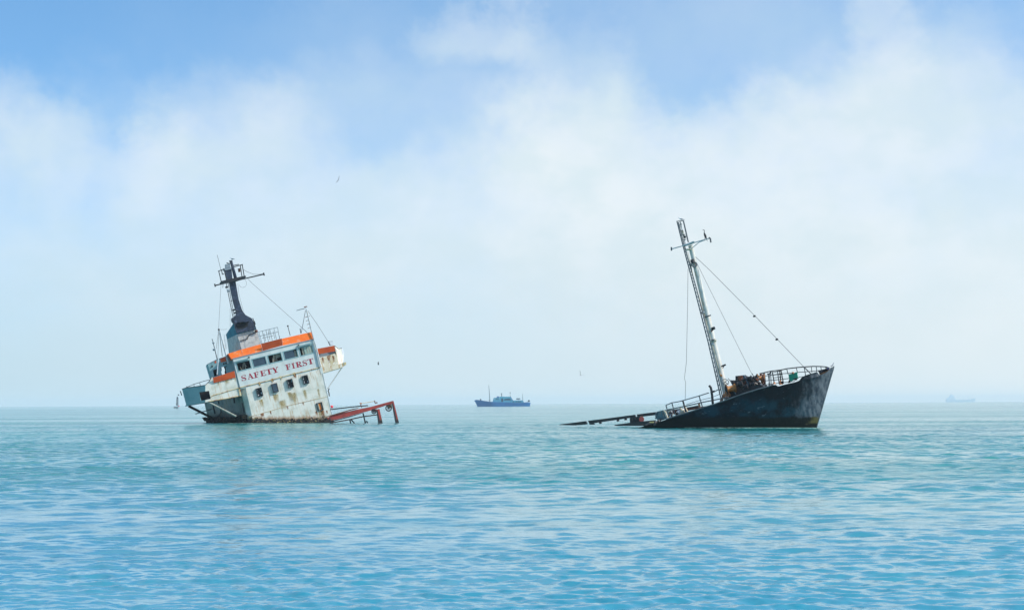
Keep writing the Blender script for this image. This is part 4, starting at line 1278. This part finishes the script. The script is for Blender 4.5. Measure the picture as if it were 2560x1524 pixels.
MB().tube([RP(B5(1010, 325), 1.6), RP(B5(1050, 322), 1.6), RP(B5(1085, 285), 1.6)], .05, 6).build('davit_arm', M['winch_black'], bow)
for c0, c1 in (((1250, 440), (1262, 520)), ((1140, 470), (1142, 510))):
    MB().tube([RP(B5(*c0), 1.2), RP(B5(*c1), 1.2)], .05, 8, .16).build('rusty_bollard', M['stem_rust'], bow)
for i_, c in enumerate(((1290, 495), (1410, 465), (1530, 425), (985, 545), (1005, 550))):
    MB().clump(RP(B5(*c), .4), .18, random.Random(40 + i_), 10).build('deck_fitting', M['winch_black'], bow)

# ------- the far hatch side and its broken end sinking into the sea
MB().slab(r_(B6, [(90, 497), (370, 463), (612, 430), (645, 490), (630, 500), (400, 520), (60, 512)], 3.0), .25).build('hatch_coaming', M['deck'], bow)
MB().slab(r_(B6, [(662, 424), (900, 395), (1300, 343), (1636, 298), (1648, 352), (1530, 366), (1300, 402), (900, 458), (770, 480), (800, 505), (700, 505), (690, 480)], 3.0), .25).build('hatch_coaming', M['deck'], bow)
MB().slab(r_(B6, [(1678, 292), (1900, 264), (2165, 232), (2600, 170), (2950, 105), (2955, 150), (2600, 222), (2172, 296), (1900, 326), (1690, 352)], 3.0), .25).build('hatch_coaming', M['deck'], bow)
for c in ((920, 470), (1285, 420), (1445, 395)):
    MB().tube([RP(B6(c[0], c[1] - 30), 2.95), RP(B6(c[0] + 4, c[1] + 18), 2.95)], .12, 8).build('coaming_roller', M['winch_black'], bow)
MB().slab(r_(B6, [(1200, 510), (1545, 462), (1830, 432), (2060, 412), (2040, 470), (1840, 530), (1240, 530)], 2.0), .3).build('hatch_coaming', M['deck'], bow)
MB().slab(r_(B6, [(1528, 368), (1690, 335), (1745, 325), (1765, 500), (1700, 530), (1545, 530)], 2.2), .9).build('hatch_frame', M['deck'], bow)
for x_ in (1575, 1640, 1700):
    MB().tube(r_(B6, [(x_, 370), (x_ + 18, 505)], 2.15), .05, 6).build('frame_rib', M['winch_black'], bow)
MB().tube([RP(B6(1778, 392), 2.05), RP(B6(1782, 392), 2.35)], .21, 16).build('red_disc', plain('faded_red_paint', lin(196, 88, 76)), bow)
MB().slab(r_(B4, [(840, 690), (1180, 648), (1500, 605), (1480, 640), (1200, 690), (900, 750)], 2.0), .2).build('hatch_coaming', M['rust'], bow)

# ------------------------------------------------------------------ windlass on the sloping deck
WF = Frame(RF.M @ RP(B5(560, 640), -.9), -21, 13.6, 2.0)
wd = empty('anchor_windlass', WF, 'black anchor windlass with two rusty orange drums on the tilted black bow', 'winch')
WP = lambda c, y=0.0, win=B5: WF.P(win(*c), y)
def drum_(cl, cr, rl, rr, y, nm):
    a, b_ = WP(cl, y), WP(cr, y)
    d = (b_ - a)
    ax = d.normalized() + Vector((0, .55, 0))
    ax.normalize()
    u_ = ax.orthogonal().normalized(); v_ = ax.cross(u_)
    def ring_(c, r2): return [c + u_ * (r2 * math.cos(2 * PI * k_ / 20)) + v_ * (r2 * math.sin(2 * PI * k_ / 20)) for k_ in range(20)]
    L_ = d.length
    prof = [(0, rl), (.07, rl), (.09, rl * .8), (.3, rl * .62), (.6, rl * .58), (.85, rl * .66), (.92, rr), (1, rr)]
    o_ = MB().loft([ring_(a + ax * (L_ * f_), r2) for f_, r2 in prof]).build(nm, M['drum'], wd, 'angle')
    MB().loft([ring_(a - ax * .02, rl * .86), ring_(a + ax * .05, rl * .8)]).build('drum_mouth', M['black_hole'], o_)
    return o_
drum_((262, 612), (425, 580), .40, .36, -1.0, 'drum')
drum_((812, 388), (940, 420), .31, .44, .8, 'drum')
MB().ring(WP((925, 420), .75), (1, .5, .1), .42, .06, 20).build('drum_flange', M['rust'], wd)
MB().slab([WP(c, -.2) for c in ((428, 362), (575, 346), (668, 482), (676, 592), (640, 640), (450, 640), (430, 480))], .9).build('gear_case', M['winch_black'], wd)
MB().slab([WP(c, -.3) for c in ((556, 352), (580, 345), (670, 482), (678, 590), (650, 560), (640, 490))], .1).build('case_edge', paint('case_green', lin(74, 96, 108), lin(52, 70, 80), rust=.1), wd)
MB().slab([WP(c, -.6) for c in ((375, 500), (470, 440), (530, 460), (560, 640), (440, 692), (400, 640))], .9).build('winch_bed', M['winch_black'], wd)
MB().slab([WP(c, .2) for c in ((640, 410), (700, 378), (770, 385), (800, 440), (870, 520), (860, 580), (700, 620), (640, 560))], 1.0).build('winch_bed', M['winch_black'], wd)
rnd = random.Random(12)
for i_ in range(16):
    c = (rnd.uniform(380, 860), 0)
    c = (c[0], 500 - (c[0] - 380) * .18 + rnd.uniform(-60, 90))
    MB().clump(WP(c, -.5 + .6 * (c[0] - 380) / 480), rnd.uniform(.12, .3), rnd, 9).build('gear', M['winch_black'] if i_ % 7 else M['rust'], wd)
for seq, rr, mt in (([(505, 530), (560, 590), (690, 640)], .08, 'grey_steel'), ([(640, 420), (760, 440), (900, 500), (960, 570)], .07, 'winch_black'), ([(760, 540), (790, 590)], .06, 'grey_steel'), ([(730, 550), (755, 600)], .05, 'grey_steel'),
                    ([(400, 630), (435, 690)], .05, 'grey_steel'), ([(295, 405), (360, 480)], .03, 'rope'), ([(890, 500), (945, 575)], .07, 'lamp_white'), ([(940, 560), (1000, 540)], .08, 'winch_black')):
    MB().tube([WP(c, -.7 + .8 * (c[0] - 380) / 480) for c in seq], rr, 6).build('brake_rod', M[mt], wd)
for c0, c1, y0_, r0_ in (((470, 520), (560, 500), -1.0, .24), ((590, 560), (650, 545), -.9, .2), ((650, 420), (730, 405), -.1, .27), ((740, 430), (800, 420), .3, .24), ((700, 520), (780, 505), -.3, .22)):
    a_, b2 = WP(c0, y0_), WP(c1, y0_)
    MB().loft([[p + Vector((0, rr * math.cos(2 * PI * k_ / 16), rr * math.sin(2 * PI * k_ / 16))) for k_ in range(16)] for p, rr in ((a_, r0_), (a_.lerp(b2, .12), r0_), (a_.lerp(b2, .16), r0_ * .72), (a_.lerp(b2, .84), r0_ * .72), (a_.lerp(b2, .88), r0_), (b2, r0_))]).build('chain_drum', M['winch_black'], wd, 'angle')
hw = MB().ring(WP((243, 470), -1.1), (.5, -.8, .6), .27, .03, 18).build('hand_wheel', M['rope'], wd)
MB().tube([WP((212, 495), -1.1), WP((272, 445), -1.1)], .025, 5).build('wheel_spoke', M['rope'], hw)
MB().tube([WP((243, 470), -1.1), WP((300, 520), -1.0)], .03, 5).build('wheel_spindle', M['rope'], hw)
MB().slab([WP(c, -1.3) for c in ((255, 745), (330, 738), (540, 697), (560, 690), (545, 715), (330, 765))], .3).build('bed_plate', M['deck'], wd)
MB().slab([WP(c, -1.0) for c in ((232, 640), (300, 680), (320, 690), (312, 760), (246, 780))], .5).build('drum_stand', M['stem_rust'], wd)

MB().slab([WP(c, -.5) for c in ((330, 640), (560, 560), (900, 520), (965, 575), (700, 660), (480, 720), (250, 790), (240, 740))], .8).build('bed_plate', M['winch_black'], wd)

# green panel leaning on the bow rail
PF = Frame(RF.M @ RP(B5(1490, 440), .3), -21, 13.6, 2)
pn = empty('green_panel', PF, 'bright green metal panel standing upright against the bow railing', 'panel')
MB().slab([PF.P(B5(*c), 0) for c in ((1400, 332), (1462, 318), (1555, 288), (1575, 395), (1520, 425), (1450, 460), (1415, 440))], .12).build('plate', M['green'], pn)
MB().ball(PF.P(B5(1482, 305), -.03), .1, 8).build('rust_knob', M['stem_rust'], pn)

# pale patches painted as highlights on the water along both hulls
fm, t, b_ = new_mat('highlight_patch')
b_.inputs['Base Color'].default_value = lin(196, 222, 206)
b_.inputs['Roughness'].default_value = .8
n_ = t.noise(t.n('ShaderNodeTexCoord').outputs['Object'], 5, 4, .7)
t.set(b_.inputs['Alpha'], t.ramp(n_, .46, .6, 0, .75))
rnd = random.Random(31)
mb = MB()
def glints(p0, p1, n, spread):
    for _ in range(n):
        c = p0.lerp(p1, rnd.random()) + Vector((rnd.uniform(-.3, .3), -rnd.random() ** 2 * spread, 0))
        L_, w_ = rnd.uniform(.25, 1.1), rnd.uniform(.05, .22)
        ring = [Vector((c.x + L_ * math.cos(a_) * rnd.uniform(.6, 1), c.y + w_ * math.sin(a_) * rnd.uniform(.6, 1), .05)) for a_ in [2 * PI * k_ / 12 for k_ in range(12)]]
        mb.slab(ring, (0, 0, .02))
glints(on_water(1740, 1070), on_water(2040, 1070.5), 60, 2.2)
glints(on_water(570, 1058.5), on_water(830, 1059), 40, 1.5)
fo_ = mb.build('highlights', fm, each=False)
tag(fo_, 'flat pale patches painted as highlights on the water along the waterline of both wrecks', 'highlights', kind='stuff')

# ------------------------------------------------------------------ far boats and the beacon
D1 = V(1170, 950, .0722); GV = V(2340, 970, .04813); C1 = V(425, 970, .04044)
def dist_frame(px, y, yaw=0):
    d = ray(px, 1000)
    d = d * (y / d.y)
    return Frame(Vector((d.x, y, 0)), yaw)

def far_hull(fr, win, deck, keel, beam, mat, parent, bow_left):
    """Loft a hull through a sheer line and a keel line traced on its middle plane."""
    dk = [fr.P(win(*c), 0) for c in deck]
    kl = [fr.P(win(*c), 0) for c in keel]
    dx_, dz_ = [p.x for p in dk], [p.z for p in dk]
    xb0, xb1 = kl[0].x, kl[-1].x
    rings = []
    n_ = 26
    for i_ in range(n_):
        f_ = i_ / (n_ - 1)
        xt = dx_[0] + (dx_[-1] - dx_[0]) * f_
        xb = xb0 + (xb1 - xb0) * f_
        zt_ = float(np.interp(xt, dx_, dz_))
        s = f_ if bow_left else 1 - f_
        bt = beam / 2 * min(1, (s / .28) ** .62 + .02) * (1 if s < .9 else 1 - (s - .9) * 1.5)
        bb_ = beam / 2 * min(1, (s / .38) ** .8 + .01) * .92
        rings.append([Vector((xt, -bt, zt_)), Vector((xt * .5 + xb * .5, -(bt + bb_) / 2, zt_ * .5 - .1)), Vector((xb, -bb_, -1)), Vector((xb, bb_, -1)), Vector((xt * .5 + xb * .5, (bt + bb_) / 2, zt_ * .5 - .1)), Vector((xt, bt, zt_))])
    return MB().loft(rings).build('hull', mat, parent)

BF = dist_frame(1262, 1350)
bo = empty('patrol_boat', BF, 'blue vessel with pale cabin and thin foremast, moored on the horizon between the wrecks', 'boat')
bh = paint('boat_blue', lin(0, 114, 178), lin(0, 102, 164), rust=.05, scale=.2)
bc = paint('boat_cabin', lin(84, 170, 192), lin(64, 148, 176), rust=.05, scale=.2)
bw = plain('boat_window', lin(16, 60, 88), .3)
far_hull(BF, D1, [(215, 700), (255, 668), (430, 692), (600, 716), (780, 745), (1000, 752), (1500, 772), (1800, 788), (2060, 752), (2160, 778)], [(345, 882), (800, 882), (1500, 882), (2140, 878)], 8.0, bh, bo, True)
bp_ = lambda cs, y=0.0: [BF.P(D1(*c), y) for c in cs]
cab = MB().slab(bp_([(842, 770), (850, 742), (892, 602), (1075, 602), (1090, 770)], -3), 6).build('wheelhouse', bc, bo)
for x_ in (915, 965, 1020):
    MB().slab(bp_([(x_, 630), (x_ + 28, 630), (x_ + 28, 670), (x_, 670)], -3.06), .05).build('window', plain('boat_pale_pane', lin(190, 214, 222), .3) if x_ == 915 else bw, cab)
MB().slab(bp_([(985, 604), (1012, 553), (1070, 560), (1076, 604)], -2.4), 4.8).build('upper_bridge', bh, bo)
main = MB().slab(bp_([(1080, 772), (1088, 562), (1468, 568), (1556, 698), (1545, 790)], -3.2), 6.4).build('deckhouse', bc, bo)
MB().slab(bp_([(1238, 692), (1268, 644), (1330, 638), (1462, 634), (1488, 690)], -3.26), .05).build('window', bw, main)
MB().slab(bp_([(1150, 745), (1150, 625), (1215, 625), (1220, 745)], -3.26), .05).build('door', bw, main)
MB().slab(bp_([(1462, 566), (1480, 566), (1562, 695), (1545, 700)], -3.28), .06).build('corner_post', bh, main)
aft = MB().slab(bp_([(1510, 800), (1545, 697), (1895, 690), (1952, 790), (1900, 800)], -3), 6).build('aft_house', bc, bo)
for x_ in (1545, 1650, 1730, 1790):
    MB().slab(bp_([(x_, 725), (x_ + 45, 725), (x_ + 45, 765), (x_, 765)], -3.06), .05).build('window', bw, aft)
pole = plain('boat_pole', lin(60, 84, 96), .6)
for seq, r0_, r1_ in (([(716, 165), (735, 360), (760, 760)], .12, .3), ([(1168, 455), (1165, 565)], .22, .3), ([(1458, 520), (1462, 575)], .14, .16), ([(1888, 470), (1892, 600), (1900, 690)], .1, .2), ([(436, 640), (440, 700)], .45, .55), ([(1740, 650), (1742, 700)], .1, .1)):
    MB().tube(bp_(seq), r0_, 6, r1_).build('mast', pole, bo)
for c, r2, sq in (((1163, 462), .55, (1, 1, .8)), ((1460, 435), .45, (1, 1, .8)), ((1740, 643), .9, (2.0, 1, .7))):
    MB().ball(BF.P(D1(*c), 0), r2, 8, sq).build('radar', pole, bo)
MB().tube(bp_([(1455, 400), (1462, 530)]), .08, 5).build('mast', pole, bo)
MB().slab(bp_([(690, 680), (740, 690), (765, 712), (750, 720)], -.5), 1).build('boom', pole, bo)
MB().slab(bp_([(2062, 750), (2085, 680), (2140, 690), (2150, 740)], -2), 4).build('stern_gear', pole, bo)
MB().slab(bp_([(2090, 765), (2180, 778), (2180, 790), (2090, 785)], -3), 6).build('stern_platform', bc, bo)
MB().slab(bp_([(790, 755), (815, 735), (840, 755)], -2), 2).build('deck_chest', plain('boat_buff', lin(176, 172, 160)), bo)

GF2 = dist_frame(2400, 9050)
gh = empty('distant_freighter', GF2, 'faint pale cargo ship almost lost in the haze on the right of the horizon', 'ship')
gm = plain('hazed_ship_paint', lin(226, 238, 246), .7)  # part of the haze over the ship is put into this pale colour
far_hull(GF2, GV, [(500, 600), (700, 588), (1000, 590), (1500, 590), (1800, 580), (1860, 525), (2075, 510)], [(560, 740), (1000, 740), (1500, 740), (1990, 740)], 22, gm, gh, False)
gp = lambda cs, y=0.0: [GF2.P(GV(*c), y) for c in cs]
MB().slab(gp([(520, 605), (560, 540), (700, 440), (735, 380), (840, 370), (930, 395), (985, 540), (1060, 600)], -6), 12).build('superstructure', gm, gh)
MB().slab(gp([(740, 385), (745, 290), (800, 320), (850, 375)], -2), 4).build('funnel', gm, gh)
for x_, z_ in ((1195, 480), (1435, 440), (1670, 380)):
    MB().tube(gp([(x_, z_), (x_ + 5, 600)]), 1.2, 6).build('crane_post', gm, gh)

CF = dist_frame(443, 1300)
bu = empty('beacon_buoy', CF, 'dark leaning lattice buoy with a top mark, floating left of the bridge house', 'buoy')
cm = plain('buoy_dark', lin(30, 48, 66), .6)
cp = lambda c, y=0.0: CF.P(C1(*c), y)
a = cp((370, 1120))
MB().loft([[Vector((a.x + rr * math.cos(2 * PI * k_ / 16), rr * math.sin(2 * PI * k_ / 16), z_)) for k_ in range(16)] for rr, z_ in ((1.5, -.8), (1.75, .1), (1.75, .75), (1.4, .95))]).build('float_body', cm, bu)
tb, tt = cp((443, 1090)), cp((462, 560))
for sx_, sy_ in ((-1, -1), (1, -1), (1, 1), (-1, 1)):
    MB().tube([tb + Vector((.62 * sx_, .62 * sy_, 0)), tt + Vector((.42 * sx_, .42 * sy_, 0))], .15, 6).build('tower_leg', cm, bu)
for k_ in range(5):
    f0, f1 = k_ / 5, (k_ + 1) / 5
    for sy_ in (-1, 1):
        s_ = 1 if k_ % 2 else -1
        w0, w1 = .62 - .2 * f0, .62 - .2 * f1
        MB().tube([tb.lerp(tt, f0) + Vector((-w0 * s_, w0 * sy_, 0)), tb.lerp(tt, f1) + Vector((w1 * s_, w1 * sy_, 0))], .14, 6).build('tower_brace', cm, bu)
    MB().box(tb.lerp(tt, f1), (1.0, 1.0, .2)).build('tower_ring', cm, bu)
MB().slab([cp(c, -.45) for c in ((420, 545), (432, 500), (500, 600), (425, 620))], .9).build('day_board', cm, bu)
tk = cp((523, 410))
MB().tube([tt, tk], .07, 6).build('top_staff', plain('buoy_pale', lin(160, 180, 190)), bu)
MB().box(tk, (.85, .85, .95)).build('top_mark', cm, bu)
MB().ball(cp((540, 1108), -1.2), .55, 10, (1.2, 1, 1)).build('red_patch', plain('buoy_red', lin(214, 84, 110)), bu)

# ------------------------------------------------------------------ birds
def bird_body(mb, org, ax, upv, L, stations):
    """One continuous body along a bent spine: (along, height, half height, half width) in body lengths."""
    side_ = ax.cross(upv).normalized()
    sp = [org + ax * (a * L) + upv * (h * L) for a, h, _, _ in stations]
    rings = []
    for i_, (a, h, rz, rw) in enumerate(stations):
        d = (sp[min(i_ + 1, len(sp) - 1)] - sp[max(i_ - 1, 0)]).normalized()
        nn = side_.cross(d).normalized()
        rings.append([sp[i_] + nn * (rz * L * math.cos(2 * PI * k_ / 10)) + side_ * (rw * L * math.sin(2 * PI * k_ / 10)) for k_ in range(10)])
    mb.loft(rings)
GULL = [(-.62, -.02, .008, .03), (-.45, .01, .03, .06), (-.25, .05, .08, .09), (0, .10, .125, .12), (.2, .16, .12, .11), (.33, .25, .075, .07), (.40, .34, .065, .06), (.47, .38, .055, .05), (.53, .375, .025, .02), (.62, .36, .01, .01)]
CORM = [(-.34, -.50, .012, .05), (-.26, -.30, .03, .06), (-.16, -.05, .10, .10), (-.08, .18, .145, .13), (.0, .40, .13, .12), (.05, .56, .075, .07), (.06, .70, .045, .045), (.03, .84, .04, .04), (.07, .94, .05, .048), (.15, .97, .042, .04), (.25, .95, .015, .015), (.34, .93, .01, .01)]
def perched(name, px, py, y, L, heading, label, mat, stations, leg=.16, wingmat=None, group=None):
    fr = Frame(at_depth(px, py, y))
    ax = Vector((math.cos(heading), math.sin(heading), 0))
    o = empty(name, fr, label, 'bird', group)
    mb = MB()
    low = leg * L
    bird_body(mb, Vector((0, 0, low)), ax, Vector((0, 0, 1)), L, stations)
    mb.build('body', mat, o, True)
    sd = ax.cross(Vector((0, 0, 1)))
    if wingmat:
        for s_ in (-1, 1):
            MB().loft([[Vector((0, 0, low)) + ax * (a * L) + Vector((0, 0, h * L)) + sd * (s_ * w2 * L) + Vector((0, 0, rz * L * math.cos(2 * PI * k_ / 8))) + sd * (s_ * .03 * L * math.sin(2 * PI * k_ / 8)) for k_ in range(8)] for a, h, rz, w2 in ((-.72, .0, .01, .03), (-.4, .06, .06, .08), (0, .14, .10, .115), (.18, .17, .06, .11), (.24, .18, .01, .1))]).build('wing', wingmat, o, True)
    for s_ in (-1, 1):
        MB().tube([sd * (s_ * .05 * L), sd * (s_ * .05 * L) + Vector((0, 0, low + .06 * L))], .012, 5).build('leg', M['rust'], o)
    return o
def flying(px, py, y, span, heading, lift, bank, label, mat, tipmat):
    fr = Frame(at_depth(px, py, y))
    o = empty('gull', fr, label, 'bird', 'gulls flying over the water')
    ax = Vector((math.cos(heading), math.sin(heading), 0))
    upv = Vector((0, 0, 1))
    sd = ax.cross(upv)
    sd, upv = sd * math.cos(bank) + upv * math.sin(bank), upv * math.cos(bank) - sd * math.sin(bank)
    L = span * .38
    mb = MB()
    bird_body(mb, Vector((0, 0, 0)), ax, upv, L, [(-.6, .02, .01, .07), (-.4, .0, .03, .05), (-.1, 0, .09, .09), (.15, 0, .11, .1), (.33, .03, .07, .06), (.43, .05, .06, .055), (.52, .03, .02, .02), (.58, .02, .008, .008)])
    mb.build('body', mat, o, True)
    for s_ in (-1, 1):
        secs = []
        for (d, h, c0, c1, th) in ((.04, .0, -.16, .14, .018), (.24, lift * .75, -.10, .20, .014), (.30, lift * .82, -.11, .18, .012), (.50, lift, -.20, -.10, .004)):
            cc = sd * (s_ * d * span) + upv * (h * span)
            secs.append([cc + ax * (c1 * L * 1.75) + upv * th * .2, cc + ax * ((c0 + c1) / 2 * L * 1.75) + upv * (th * span * .5), cc + ax * (c0 * L * 1.75), cc + ax * ((c0 + c1) / 2 * L * 1.75) - upv * (th * span * .5)])
        MB().loft(secs).build('wing', tipmat, o, True)
    return o

def dist_of(frame, local):
    return (frame.M @ local).y
perched('gull', 580.5, 649.5, dist_of(LF, P(A2(478, 192), FY - .3)), .52, R(160), 'grey and white gull perched on top of the black radar mast', M['gull_white'], GULL, .12, M['gull_grey'])
perched('cormorant', 1762, 602, dist_of(RF, RP((1762, 602), -.45)), .64, R(165), 'black cormorant standing upright on the yard of the white mast', M['bird_black'], CORM, .42)
perched('gull', 2080, 917, dist_of(RF, RP((2080, 917), 0)), .42, R(35), 'dark slim gull standing on the very tip of the black bow', M['gull_grey'], [(a, h * 1.5 + (.1 if a > .2 else 0), b_ * .8, c) for a, h, b_, c in GULL], .12)
tb_ = perched('gull', 1703, 550, dist_of(RF, RP((1703, 550), -.1)), .45, R(195), 'small grey and white gull crouching on the very top of the tall white mast', M['gull_white'], GULL, .06, M['gull_grey'])
perched('gull', 571, 1057.5, dist_of(LF, LF.X(A4(1020, 1375), bl.x - .6)), .34, R(200), 'tiny white gull sitting at the waterline against dark weed under the bridge house', M['gull_white'], GULL, .02)
flying(846.5, 449, 70, .33, R(80), .10, R(65), 'tiny dark gull flying high in the sky, topmost of the flying birds', M['gull_grey'], M['bird_black'])
flying(946, 911, 150, .46, R(190), .42, R(20), 'dark gull with raised wings flying just right of the white bridge house', M['gull_grey'], M['bird_black'])
flying(1451, 937, 140, .62, R(100), .38, R(-42), 'gull with a slender raised wing flying left of the tall white mast', M['bird_black'], M['bird_black'])
flying(1158, 1042.5, 150, .22, R(180), -.15, R(0), 'tiny dark bird skimming low over the water below the distant blue vessel', M['bird_black'], M['bird_black'])
